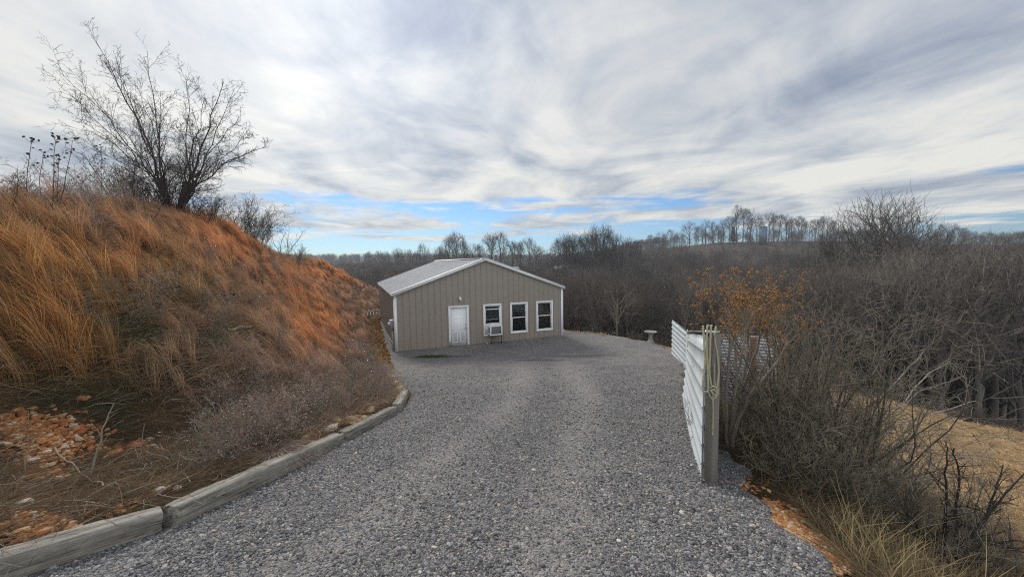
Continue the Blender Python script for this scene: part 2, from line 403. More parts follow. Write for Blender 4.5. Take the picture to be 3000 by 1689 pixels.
# gravel sheet
ys = np.concatenate([np.arange(-6, 10, .12), np.arange(10, 34.01, .25)]); us = np.linspace(0, 1, 90)
rows = []
xs_scan = np.arange(-20, 12, .03)
for y in ys:
    ok = (edge_v(xs_scan, np.full_like(xs_scan, y)) < .2) & (xs_scan < XR(y) + .05)
    xe = xs_scan[ok].max() + .10 * math.sin(y * 3.1) + .07 * math.sin(y * 7.7 + 1)
    xl = float(XL(y)) - .04
    x = xl + (xe - xl) * us
    z = near_h(np.minimum(np.maximum(x, XL(y) + .001), 60), np.full_like(x, y)) + .035 + vnoise(x, np.full_like(x, y), 2.2, 3) * .012 + vnoise(x, np.full_like(x, y), .5, 6) * .02
    z = z - np.where(us > .985, .10, 0)
    rows.append(np.stack([x, np.full_like(x, y), z], -1))
m, t, b = material('gravel')
tc = t.new('ShaderNodeTexCoord'); ob = tc.outputs['Object']
def voro(scale, feature='F1'):
    v = t.new('ShaderNodeTexVoronoi'); v.feature = feature; v.inputs['Scale'].default_value = scale; v.inputs['Randomness'].default_value = 1
    t.link(ob, v.inputs['Vector']); return v
v1 = voro(56); v2 = voro(110); 
r1 = t.new('ShaderNodeSeparateColor'); t.link(v1.outputs['Color'], r1.inputs[0])
r2 = t.new('ShaderNodeSeparateColor'); t.link(v2.outputs['Color'], r2.inputs[0])
stone_stops = [(0, (.062, .061, .066)), (.3, (.14, .136, .142)), (.62, (.232, .225, .226)), (.88, (.35, .34, .335)), (.965, (.40, .33, .26)), (1, (.54, .51, .47))]
ca = t.ramp(r1.outputs[0], stone_stops); cb = t.ramp(r2.outputs[0], stone_stops)
col = t.mix(t.ramp(r2.outputs[1], [(.4, 0.0), (.6, 1.0)], 'CONSTANT'), ca, cb)
big = t.noise(ob, .45, 6, .6); med = t.noise(ob, 2.1, 6, .65)
col = t.mix(1.0, col, t.ramp(big, [(.3, (.78, .78, .82)), (.5, (1, .99, .99)), (.7, (1.18, 1.16, 1.12))]), 'MULTIPLY')
col = t.mix(1.0, col, t.ramp(med, [(.3, .82), (.7, 1.16)]), 'MULTIPLY')
# worn wheel tracks, and soil and straw creeping in from the sides
at_ = t.new('ShaderNodeAttribute', attribute_name='tint'); asep = t.new('ShaderNodeSeparateColor'); t.link(at_.outputs['Color'], asep.inputs[0])
trk = t.math('MULTIPLY', asep.outputs[0], t.ramp(t.noise(ob, .8, 5, .6), [(.3, .5), (.7, 1.0)]))
col = t.mix(t.math('MULTIPLY', trk, .75), col, t.mix(.5, col, (.40, .375, .36)))
sd = t.ramp(t.math('ADD', asep.outputs[1], t.math('MULTIPLY', t.math('SUBTRACT', t.noise(ob, 2.3, 6, .7), .5), 1.3)), [(.5, 0.0), (.9, .75)])
col = t.mix(sd, col, t.ramp(t.noise(ob, 11, 5, .7), [(.35, (.055, .045, .035)), (.6, (.14, .105, .07)), (.75, (.26, .18, .10))]))
# wet patch and run-off stain before the building
def blob(cx, cy, rx, ry, lo, hi):
    mp = t.new('ShaderNodeMapping'); mp.inputs['Location'].default_value = (-cx / rx, -cy / ry, 0); mp.inputs['Scale'].default_value = (1 / rx, 1 / ry, 0)
    t.link(ob, mp.inputs[0]); ln = t.new('ShaderNodeVectorMath', operation='LENGTH'); t.link(mp.outputs[0], ln.inputs[0])
    q = t.math('ADD', ln.outputs['Value'], t.math('MULTIPLY', t.math('SUBTRACT', t.noise(ob, 1.6, 6, .7), .5), 1.1))
    return t.ramp(q, [(lo, 1.0), (hi, 0.0)])
for a_ in ((3.0, 16.1, 1.6, .45), (1.2, 15.2, 1.5, .28)):
    col = t.mix(t.math('MULTIPLY', blob(*a_, .55, 1.05), .6), col, (.085, .066, .066))
t.link(col, b.inputs['Base Color']); b.inputs['Roughness'].default_value = .85; b.inputs['Specular IOR Level'].default_value = .25
hgt = t.math('ADD', t.math('MULTIPLY', v1.outputs['Distance'], -1.0), t.math('MULTIPLY', v2.outputs['Distance'], -.6))
hgt = t.math('ADD', hgt, t.math('MULTIPLY', t.noise(ob, 9, 4, .6), .9))
bp = t.new('ShaderNodeBump'); bp.inputs['Strength'].default_value = .85; bp.inputs['Distance'].default_value = .03
t.link(hgt, bp.inputs['Height']); t.link(bp.outputs[0], b.inputs['Normal'])
GRAVEL = m
GS = np.array(rows)
_u = np.broadcast_to(us[None, :], GS.shape[:2]); _y = GS[:, :, 1]; _w = np.maximum(GS[:, -1:, 0] - GS[:, :1, 0], 3)
_c = .50 - .03 * np.sin(_y * .35); _tw = .85 / _w
_t1 = np.exp(-((_u - _c - _tw) * _w / .48) ** 2) + np.exp(-((_u - _c + _tw) * _w / .48) ** 2); _t1 = _t1 * np.interp(_y, [1, 14, 17], [1, 1, 0])
_e = np.minimum(_u, 1 - _u) * _w; _ed = np.exp(-_e / .16)
gm = MB().grid(GS); gm.C = [np.stack([_t1, _ed, np.zeros_like(_t1)], -1).reshape(-1, 3)]; gm.Cany = True
tag(gm.build('gravel_driveway', GRAVEL, smooth=True), kind='structure')
# loose stones on the near gravel
import bmesh
def stone_mesh(name, mat, seed, sub=1, flat=.62, size=1.0, link=False):
    bm = bmesh.new(); bmesh.ops.create_icosphere(bm, subdivisions=sub, radius=.5)
    r_ = np.random.default_rng(seed); ax = r_.uniform(.7, 1.3, 3); ax[2] *= flat
    pl = [(unit(r_.normal(0, 1, 3)), r_.uniform(.28, .42)) for _ in range(7)]
    for v in bm.verts:
        c = np.array(v.co)
        for n_, d_ in pl:
            q = c @ n_
            if q > d_: c = c - n_ * (q - d_)
        v.co = c * ax * size
    me = bpy.data.meshes.new(name); bm.to_mesh(me); bm.free(); me.materials.append(mat)
    o = bpy.data.objects.new(name, me)
    if link: COL.objects.link(o)
    return o
def stone_mat(name, stops, rough=.85):
    m, t, b = material(name); oi = t.new('ShaderNodeObjectInfo')
    col = t.ramp(oi.outputs['Random'], stops)
    tc = t.new('ShaderNodeTexCoord'); n = t.noise(tc.outputs['Object'], 3.5, 4, .6)
    col = t.mix(1.0, col, t.ramp(n, [(.3, .75), (.7, 1.2)]), 'MULTIPLY')
    t.link(col, b.inputs['Base Color']); b.inputs['Roughness'].default_value = rough; b.inputs['Specular IOR Level'].default_value = .3
    return m
GST = stone_mat('crushed_stone', [(0, (.054, .054, .060)), (.35, (.13, .128, .134)), (.7, (.218, .213, .216)), (.93, (.34, .335, .33)), (.975, (.42, .33, .24)), (1, (.56, .53, .48))])
NS = 200000
y = np.exp(rng.uniform(math.log(1.75), math.log(13.5), NS)); y = y[rng.random(NS) < np.interp(y, [5, 13.5], [1, .25])]; NS = len(y); u = rng.random(NS)
iy = np.clip(np.searchsorted(ys, y), 1, len(ys) - 1)
xe = GS[iy, -2, 0]; xl = GS[iy, 0, 0] + .03; x = xl + (xe - xl) * u
iu = np.clip(u * (len(us) - 1), 0, len(us) - 1.001); i0 = iu.astype(int); wf = iu - i0
wy = (y - ys[iy - 1]) / (ys[iy] - ys[iy - 1])
zA = GS[iy - 1, i0, 2] * (1 - wf) + GS[iy - 1, i0 + 1, 2] * wf; zB = GS[iy, i0, 2] * (1 - wf) + GS[iy, i0 + 1, 2] * wf
z = zA * (1 - wy) + zB * wy
sc = np.clip(rng.lognormal(-4.38, .42, NS), .006, .045) * (1 + .05 * y)
_wv = xe - xl; _cv = .50 - .03 * np.sin(y * .35); trk_ = np.exp(-((u - _cv - .85 / _wv) * _wv / .48) ** 2) + np.exp(-((u - _cv + .85 / _wv) * _wv / .48) ** 2)
keep = (np.abs(x / y) < 1.6) & (rng.random(NS) > .95 * trk_ * (.7 + .3 * vnoise(x, y, 1.3, 2)))
scatter('loose_gravel', [stone_mesh('s', GST, 50 + i) for i in range(6)], np.stack([x, y, z + sc * .12], -1)[keep],
        np.stack([rng.uniform(-.5, .5, NS), rng.uniform(-.5, .5, NS), rng.uniform(0, 6.3, NS)], -1)[keep], sc[keep], rng.integers(0, 6, NS)[keep],
        'loose grey crushed stone covering the sloping driveway')
# ------------------------------------------------------------------ the metal building
WHITE = plain('white_metal', (.78, .80, .83), .45, 0, .05, 3, dirt=(.62, .61, .58))
WHITE2 = plain('white_vinyl', (.80, .81, .82), .4, 0, .03, 4)
TAN = plain('tan_wall_metal', (.29, .254, .216), .5, .0, .05, .8, dirt=(.265, .23, .195))
ROOFM = plain('pale_roof_metal', (.40, .405, .42), .6, .0, .08, 1.5, stretch=(1, .2, 1), dirt=(.33, .33, .34))
DARKM = plain('dark_metal', (.02, .02, .022), .5, .3)
STEEL = plain('brushed_steel', (.55, .55, .56), .35, .9)
GREYM = plain('grey_box_metal', (.27, .29, .33), .5, .3)
PVC = plain('grey_conduit', (.36, .35, .33), .5)
BLIND = plain('blind_vinyl', (.55, .56, .57), .5)
DARKIN = plain('dark_room', (.035, .033, .03), .9)
def glass_mat(name, tint=.03):
    m = bpy.data.materials.new(name); m.use_nodes = True; t = NT(m); t.n.remove(t.n['Principled BSDF'])
    out = t.n['Material Output']; g = t.new('ShaderNodeBsdfGlossy'); g.inputs['Roughness'].default_value = .02; g.inputs['Color'].default_value = (.8, .85, .9, 1)
    tr = t.new('ShaderNodeBsdfTransparent'); tr.inputs['Color'].default_value = (.75, .78, .8, 1)
    fr = t.new('ShaderNodeFresnel'); fr.inputs['IOR'].default_value = 1.5
    tc = t.new('ShaderNodeTexCoord'); bp = t.new('ShaderNodeBump'); bp.inputs['Strength'].default_value = .25; bp.inputs['Distance'].default_value = .05
    t.link(t.noise(tc.outputs['Object'], 1.4, 2, .5), bp.inputs['Height']); t.link(bp.outputs[0], g.inputs['Normal'])
    mx = t.new('ShaderNodeMixShader'); t.link(t.math('ADD', fr.outputs[0], tint), mx.inputs[0]); t.link(tr.outputs[0], mx.inputs[1]); t.link(g.outputs[0], mx.inputs[2])
    t.link(mx.outputs[0], out.inputs['Surface']); return m
GLASS = glass_mat('window_glass', .02)
BW, BL, EV, RG = 9.19, 13.0, 2.80, 4.42
A0 = R(22.3); BO = np.array([-5.643, 17.94, 0.0])
def bworld(u, v, z): return np.array([BO[0] + u * math.cos(A0) - v * math.sin(A0), BO[1] + u * math.sin(A0) + v * math.cos(A0), z])
bld = empty('metal_building', BO, A0)
tag(bld, 'tan metal workshop with white trim, pale gable roof, one door and three front windows', 'building')
def rz(u): return EV + (RG - EV) * (1 - abs(u - BW / 2) / (BW / 2))
openings = [(2.66, 3.60, -.1, 2.02), (4.50, 5.40, .46, 2.02), (6.02, 6.94, .46, 2.02), (7.58, 8.50, .46, 2.02)]
# front wall: flat pans with narrow ribs, cut round the openings
def rib_profile(n0, n1, pitch=.3048, o=.1):
    pts = [(n0, 0.0)]
    x = n0 + o
    while x < n1 - .05:
        pts += [(x - .022, 0.0), (x - .010, -.022), (x + .010, -.022), (x + .022, 0.0)]
        x += pitch
    return pts + [(n1, 0.0)]
mbw = MB()
prof = rib_profile(0, BW); cuts = sorted(set([p[0] for p in prof] + [BW / 2] + [e for o in openings for e in o[:2]]))
pd = np.interp(cuts, [p[0] for p in prof], [p[1] for p in prof])
def wall_strip(u0, d0, u1, d1, za0, za1, zb0, zb1):
    mbw.add([(u0, d0, za0), (u1, d1, za1), (u1, d1, zb1), (u0, d0, zb0)], [(0, 1, 2, 3)])
for i in range(len(cuts) - 1):
    u0, u1 = cuts[i], cuts[i + 1]; d0, d1 = pd[i], pd[i + 1]; mid = (u0 + u1) / 2
    hit_ = [o for o in openings if o[0] < mid < o[1]]
    if not hit_: wall_strip(u0, d0, u1, d1, -.3, -.3, rz(u0) + .0, rz(u1))
    else:
        o = hit_[0]
        if o[2] > 0: wall_strip(u0, d0, u1, d1, -.3, -.3, o[2], o[2])
        wall_strip(u0, d0, u1, d1, o[3], o[3], rz(u0), rz(u1))
tag(mbw.build('front_wall', TAN, bld), 'tan ribbed gable wall with the door and windows')
def side_wall(u, sgn):
    mb = MB(); pr = rib_profile(.02, BL, .3048, .2)
    V = np.array([[(u + sgn * (-d), v, -.6), (u + sgn * (-d), v, EV)] for v, d in pr]); mb.grid(V); return mb
side_wall(0, -1).build('side_wall', TAN, bld); side_wall(BW, 1).build('side_wall', TAN, bld)
MB().add([(0, BL, -.6), (BW, BL, -.6), (BW, BL, EV), (BW / 2, BL, RG), (0, BL, EV)], [(0, 1, 2, 4)], [(4, 2, 3)]).build('back_wall', TAN, bld)
MB().box(.1, BW - .1, .3, BL - .1, -.02, 0).build('interior_floor', DARKIN, bld)
def slope(sgn):
    mb = MB(); pr = rib_profile(-.12, BL + .12, .3048, .2); V = []
    for v, d in pr:
        row = []
        for k in (0.0, .25, .5, .75, 1.0):
            u = BW / 2 + sgn * (BW / 2 + .10) * k
            z = RG + .045 - (RG - EV) / (BW / 2) * (BW / 2 + .10) * k - d
            row.append((u, v, z))
        V.append(row)
    V = np.array(V); mb.grid(V); W2 = V.copy(); W2[:, :, 2] = W2[:, :, 2].min(axis=0, keepdims=True) - .03; mb.grid(W2[::-1]); return mb
roof = slope(-1).build('roof', ROOFM, bld); slope(1).build('roof', ROOFM, bld)
sl_ = (RG - EV) / (BW / 2)
rk = MB(); 
for sgn in (-1, 1):
    a = np.array([BW / 2, 0, RG + .02]); c = np.array([BW / 2 + sgn * (BW / 2 + .11), 0, RG + .02 - sl_ * (BW / 2 + .11)])
    f0 = np.array([0, -.145, 0]); f1 = np.array([0, -.028, 0]); dn = np.array([0, 0, -.085]); up = np.array([0, 0, .062])
    rk.hexa([a + f0 + dn, c + f0 + dn, c + f1 + dn, a + f1 + dn, a + f0 + up, c + f0 + up, c + f1 + up, a + f1 + up])
    g = np.array([0, -.165, 0]); rk.hexa([a + g + [0, 0, .066], c + g + [0, 0, .066], c + [0, .06, .066], a + [0, .06, .066], a + g + [0, 0, .078], c + g + [0, 0, .078], c + [0, .06, .078], a + [0, .06, .078]])
tag(rk.build('rake_trim', WHITE, bld), 'white trim along both gable edges')
cap = MB()
for sgn in (-1, 1):
    cap.hexa([(BW / 2, -.16, RG + .085), (BW / 2 + sgn * .16, -.16, RG + .085 - sl_ * .16), (BW / 2 + sgn * .16, BL + .14, RG + .085 - sl_ * .16), (BW / 2, BL + .14, RG + .085),
              (BW / 2, -.16, RG + .10), (BW / 2 + sgn * .16, -.16, RG + .10 - sl_ * .16), (BW / 2 + sgn * .16, BL + .14, RG + .10 - sl_ * .16), (BW / 2, BL + .14, RG + .10)])
cap.build('ridge_cap', ROOFM, bld)
for u in (0, BW):
    s = -1 if u == 0 else 1
    c_ = MB().box(*sorted((u + s * .03, u - s * .11)), -.034, -.026, -.3, EV - .07)
    c_.box(*sorted((u + s * .026, u + s * .034)), -.026, .10, -.3, EV - .07); c_.build('corner_trim', WHITE, bld)
    MB().box(*sorted((u + s * .005, u + s * .10)), -.02, BL, EV - .10, EV - .03).build('eave_trim', WHITE, bld)
# door
DW = plain('white_door_paint', (.86, .87, .90), .35, 0, .03, 2)
dm = MB(); dm.box(2.70, 3.56, .03, .065, .02, 1.99)
door = dm.build('door', DW, bld)
pn = MB()
for (a, c) in ((2.80, 3.07), (3.19, 3.46)):
    for (e, g) in ((.20, .78), (.92, 1.46), (1.60, 1.86)):
        pn.add([(a, .0295, e), (c, .0295, e), (c, .0295, g), (a, .0295, g), (a + .03, .027, e + .03), (c - .03, .027, e + .03), (c - .03, .027, g - .03), (a + .03, .027, g - .03)],
               [(0, 1, 5, 4), (1, 2, 6, 5), (2, 3, 7, 6), (3, 0, 4, 7)])
pn.build('raised_panels', DW, door)
hd = MB().lathe([(0, 0), (.028, 0), (.028, .012), (.012, .02), (.012, .05), (.03, .06), (.032, .075), (.02, .09), (0, .092)], 14).build('handle', STEEL, door)
hd.name = 'handle'; hd.location = (3.49, .03, .93); hd.rotation_euler = (R(90), 0, 0)
hd = MB().lathe([(0, 0), (.03, 0), (.03, .015), (.012, .02), (.012, .03), (0, .03)], 14).build('deadbolt', STEEL, door)
hd.name = 'deadbolt'; hd.location = (3.49, .03, 1.09); hd.rotation_euler = (R(90), 0, 0)
df = MB(); df.box(2.60, 2.70, -.045, .07, -.05, 2.0); df.box(3.56, 3.66, -.045, .07, -.05, 2.0); df.box(2.59, 3.67, -.05, .07, 2.0, 2.09)
df.build('door_frame', WHITE2, bld, bevel=.006)
MB().box(2.70, 3.56, -.03, .07, -.06, .015).build('door_sill', STEEL, bld)
MB().box(2.603, 2.70, -.052, -.046, 0.0, .32).build('jamb_patch', GREYM, bld)
# windows
for wi, (u0, u1, z0_, z1_) in enumerate(openings[1:]):
    wf_ = MB(); w = .07
    wf_.box(u0 - .06, u1 + .06, -.05, .05, z1_ - .03, z1_ + .055); wf_.box(u0 - .06, u1 + .06, -.05, .05, z0_ - .055, z0_ + .03)
    wf_.box(u0 - .06, u0 + .03, -.05, .05, z0_ + .03, z1_ - .03); wf_.box(u1 - .03, u1 + .06, -.05, .05, z0_ + .03, z1_ - .03)
    fr_ = wf_.build('window', WHITE2, bld, bevel=.006)
    zm = (z0_ + z1_) / 2 + .02; a, c = u0 + .03, u1 - .03
    zl = z0_ + .56 if wi == 0 else z0_ + .03       # the first lower sash is raised over the cooler
    def sash(za, zb, v):
        mb = MB(); s = .042
        mb.box(a, a + s, v, v + .03, za, zb); mb.box(c - s, c, v, v + .03, za, zb); mb.box(a + s, c - s, v, v + .03, za, za + s); mb.box(a + s, c - s, v, v + .03, zb - s, zb)
        return mb
    zlt = zm + .02 if wi else zl + .80
    sash(zm - .02, z1_ - .03, .012).build('sash', WHITE2, fr_); sash(zl, zlt, -.025).build('sash', WHITE2, fr_)
    MB().add([(a, .027, zm), (c, .027, zm), (c, .027, z1_ - .04), (a, .027, z1_ - .04)], [(0, 1, 2, 3)]).build('pane', GLASS, fr_)
    MB().add([(a, -.01, zl + .02), (c, -.01, zl + .02), (c, -.01, zlt - .02), (a, -.01, zlt - .02)], [(0, 1, 2, 3)]).build('pane', GLASS, fr_)
    bl_ = MB(); n_ = (20, 9, 18)[wi]
    for k in range(n_):
        zz_ = z1_ - .06 - k * .036; sl2 = .006 * math.sin(k * 1.7 + wi); tl = .015
        bl_.add([(a + .03, .075, zz_ - tl), (c - .03, .075, zz_ - tl + sl2), (c - .03, .10, zz_ + sl2), (a + .03, .10, zz_)], [(0, 1, 2, 3)])
    bl_.box(a + .02, c - .02, .07, .11, z1_ - .06, z1_ - .03)
    bl_.build('blind', plain('grey_blind_%d' % wi, (.16, .17, .18) if wi != 1 else (.22, .23, .24), .6), fr_)
    if wi == 0:
        pf = MB(); pf.box(a, a + .14, -.03, -.012, z0_ + .03, zl); pf.box(c - .05, c, -.03, -.012, z0_ + .03, zl); pf.box(a + .14, c - .05, -.03, -.012, zl - .03, zl)
        pf.build('filler_panel', plain('cream_filler', (.62, .60, .53), .6), fr_)
# lamp over the door
lb = MB().lathe([(0, 0), (.055, 0), (.055, .03), (.03, .05), (.03, .10), (.058, .13), (.064, .20), (.05, .24), (0, .25)], 16).build('wall_lamp', WHITE2, bld)
lb.location = (3.21, -.0, 2.50); lb.rotation_euler = (R(115), 0, 0)
hh = MB().lathe([(0, 0), (.03, 0), (.03, .06), (.045, .09), (.045, .12), (0, .125)], 14).build('lamp_shade', WHITE2, lb); hh.location = (0, -.05, .06); hh.rotation_euler = (R(-70), 0, 0)
# electric meter on the side wall
mt = MB().box(-.20, -.024, .22, .50, 1.12, 1.52).build('meter_box', GREYM, bld, bevel=.01)
md_ = MB().lathe([(0, 0), (.085, 0), (.085, .03), (.07, .10), (0, .11)], 18).build('meter_dial', plain('pale_meter', (.6, .6, .58), .3), mt)
md_.location = (-.20, .36, 1.36); md_.rotation_euler = (0, R(-90), 0)
MB().box(-.21, -.02, .21, .51, 1.525, 1.545).build('meter_cap', WHITE, mt)
cd = MB(); cd.tube([(-.10, .36, 1.12), (-.10, .36, .25), (-.11, .34, .08), (-.13, .28, -.1)], .035, 10); cd.build('conduit', PVC, mt)
cw = MB(); cw.tube([(-.05, .42, 1.1), (-.05, .42, -.1)], .02, 8); cw.tube([(-.06, .42, .35), (-.05, 2.5, .12), (-.05, 6, .02)], .012, 6); cw.build('cable', plain('white_cable', (.5, .49, .46), .6), mt)
# window cooler and its stand
ac = empty('window_air_conditioner', bworld(4.64, -.02, .50), A0); tag(ac, 'white window air conditioner sticking out of the window nearest the door', 'air conditioner')
cs = MB(); D_ = -.52; wA = .66; hA = .50
for bx in ((0, wA, D_ + .06, .02, 0, .03), (0, wA, D_ + .06, .02, hA - .03, hA), (0, .03, D_ + .06, .02, .03, hA - .03), (wA - .03, wA, D_ + .06, .02, .03, hA - .03)): cs.box(*bx)
cs.box(-.006, wA + .006, D_, D_ + .06, -.006, .05); cs.box(-.006, wA + .006, D_, D_ + .06, hA - .05, hA + .006); cs.box(-.006, .06, D_, D_ + .06, .05, hA - .05); cs.box(wA - .06, wA + .006, D_, D_ + .06, .05, hA - .05)
cs.build('casing', WHITE2, ac, bevel=.006)
MB().box(.06, wA - .06, D_ + .03, D_ + .05, .05, hA - .05).build('coil', plain('grey_coil', (.10, .105, .11), .6, .4), ac)
gr = MB()
for k in range(13): gr.box(.06, wA - .06, D_ + .008, D_ + .016, .06 + k * .031, .068 + k * .031)
for k in range(16): gr.box(.075 + k * .034, .081 + k * .034, D_ + .017, D_ + .025, .05, hA - .05)
gr.build('grille', plain('grey_grille', (.42, .42, .42), .5, .3), ac)
lv = MB()
for k in range(7): lv.box(-.004, -.001, D_ + .09 + k * .03, D_ + .105 + k * .03, .12, hA - .1)
lv.build('side_louvres', DARKM, ac)
std = empty('cooler_stand', bworld(4.64, -.02, 0), A0); tag(std, 'thin dark metal stand carrying the window air conditioner', 'stand')
MB().box(.02, .64, -.52, -.46, .46, .493).box(.02, .64, -.10, -.06, .46, .493).build('rail', DARKM, std)
for u in (.05, .61): MB().box(u - .014, u + .014, -.50, -.472, -.06, .46).build('leg', DARKM, std)
for u in (.05, .61): MB().box(u - .012, u + .012, -.46, -.10, .462, .49).build('cross_bar', DARKM, std)
wb = stone_mesh('white_pebble', plain('white_pebble_paint', (.8, .8, .78), .5), 5, 2, .9, .09, True); wb.location = tuple(bworld(4.55, -.25, .04)); tag(wb, 'small white ball lying on the gravel left of the cooler stand', 'ball')
# ------------------------------------------------------------------ things near the building
bp_ = on_plane(1906, 1004, 0.0); bb = empty('bird_bath', (bp_[0], bp_[1], .02)); tag(bb, 'grey concrete bird bath on a pedestal at the back edge of the gravel', 'bird bath')
CONC = plain('grey_concrete', (.27, .26, .24), .9, 0, .2, 9, bump=.4, bscale=40, dirt=(.15, .15, .12))
MB().lathe([(0, 0), (.19, 0), (.19, .05), (.15, .07), (.10, .14), (.085, .30), (.10, .42), (.13, .46), (0, .46)], 20).build('pedestal', CONC, bb, smooth=True)
MB().lathe([(0, .46), (.12, .46), (.24, .50), (.31, .56), (.32, .585), (.29, .585), (.20, .535), (0, .52)], 28).build('bowl', CONC, bb, smooth=True)
# pale ladder lying behind the far left corner
ld = empty('ladder', (0, 0, 0)); tag(ld, 'pale metal ladder lying on the leaves past the far left corner of the building', 'ladder')
q0 = P(1062, 916, 27.5); q1 = P(1128, 906, 29.0); q2 = P(1066, 934, 27.0); q3 = P(1130, 930, 28.5)
ALU = plain('pale_aluminium', (.36, .36, .34), .6, .2)
MB().beam(q0, q1, .05, .09).build('rail', ALU, ld); MB().beam(q2, q3, .05, .09).build('rail', ALU, ld)
for k in range(7):
    f_ = .05 + k * .14; MB().beam(q0 + (q1 - q0) * f_, q2 + (q3 - q2) * f_, .04, .04).build('rung', ALU, ld)
# ------------------------------------------------------------------ landscape timbers along the gravel
def timber_mat():
    m, t, b = material('weathered_timber'); tc = t.new('ShaderNodeTexCoord'); ob = tc.outputs['Object']
    gv = t.mapping(ob, (1.2, 26, 26)); n = t.noise(gv, 1.0, 8, .7, .4); n2 = t.noise(ob, 3, 5, .6)
    col = t.ramp(n, [(.30, (.06, .056, .052)), (.43, (.22, .21, .19)), (.60, (.38, .365, .335)), (.8, (.48, .46, .43))])
    col = t.mix(1.0, col, t.ramp(n2, [(.3, (.72, .72, .70)), (.7, (1.12, 1.1, 1.06))]), 'MULTIPLY')
    oi = t.new('ShaderNodeObjectInfo'); col = t.mix(1.0, col, t.ramp(oi.outputs['Random'], [(0, .85), (1, 1.1)]), 'MULTIPLY')
    ck = t.noise(t.mapping(ob, (.8, 34, 34)), 1.0, 3, .8, .8); col = t.mix(t.ramp(ck, [(.33, 1.0), (.42, 0.0)]), col, (.02, .018, .016))
    t.link(col, b.inputs['Base Color']); b.inputs['Roughness'].default_value = .92; b.inputs['Specular IOR Level'].default_value = .15
    bp = t.new('ShaderNodeBump'); bp.inputs['Strength'].default_value = 1.0; bp.inputs['Distance'].default_value = .02; t.link(n, bp.inputs['Height']); t.link(bp.outputs[0], b.inputs['Normal'])
    return m
TIMB = timber_mat()
def timber(a, b_, w=.17, h=.26, top=.205, label='', mat=None, seed=0):
    a = np.array(a, float); b_ = np.array(b_, float); L = np.linalg.norm(b_ - a); d = (b_ - a) / L
    za = float(G(a[1])) + top; zb = float(G(b_[1])) + top
    n = 40; k = 20; V = []
    for i in range(n + 1):
        s = i / n; ring = []
        for j in range(k):
            th = 2 * math.pi * (j + .5) / k; cx, cy = math.cos(th), math.sin(th); q = 1 / max(abs(cx), abs(cy)); q = min(q, 1.375)
            yy, zz_ = cx * q * w / 2, cy * q * h / 2 - h / 2
            e = .004 * math.sin(9 * s * L + j * 1.3 + seed) + .003 * math.sin(31 * s * L + j * 2.1) + (.005 * math.sin(5 * s * L + seed * 2) if j in (4, 5) else 0)
            if i in (0, n): e -= .006
            ring.append((s * L, yy + e * cx, zz_ + e * cy))
        V.append(ring)
    V = np.array(V); mb = MB(); Vc = np.concatenate([V, V[:, :1]], 1); mb.grid(Vc[::-1])
    for i, fl in ((0, 1), (n, 0)):
        base = mb.n; mb.add(np.concatenate([V[i], V[i].mean(0, keepdims=True)]), None, [((base * 0 + k), (j + 1) % k, j) if fl else (k, j, (j + 1) % k) for j in range(k)])
    o = mb.build('landscape_timber', mat or TIMB)
    o.location = (a[0], a[1], za); o.rotation_euler = (0, -math.asin((zb - za) / L), math.atan2(d[1], d[0]))
    return tag(o, label, 'timber', 'weathered timbers edging the left side of the gravel')
timber((-4.33, 1.22), (-2.945, 3.05), label='nearest weathered grey timber beam along the left edge of the gravel', seed=1)
timber((-2.925, 3.078), (-2.60, 5.51), label='second weathered timber beam, its near end meeting a dark gap', seed=2)
timber((-2.60, 5.55), (-2.45, 7.56),   .16, .25, .195, label='third weathered timber beam beside the tan rocks and grass clumps', seed=3)
timber((-2.44, 7.66), (-2.72, 9.25),  .17, .25, .21, label='short raised timber block where the gravel edge starts bending left', seed=4)
timber((-2.83, 9.5), (-3.55, 11.1),  .15, .22, .15, label='low half buried timber beam past the bend in the gravel edge', seed=5)
timber((-3.62, 11.2), (-4.5, 13.0),  .14, .20, .12, label='farthest half buried timber beam, near the left corner of the building', seed=6)
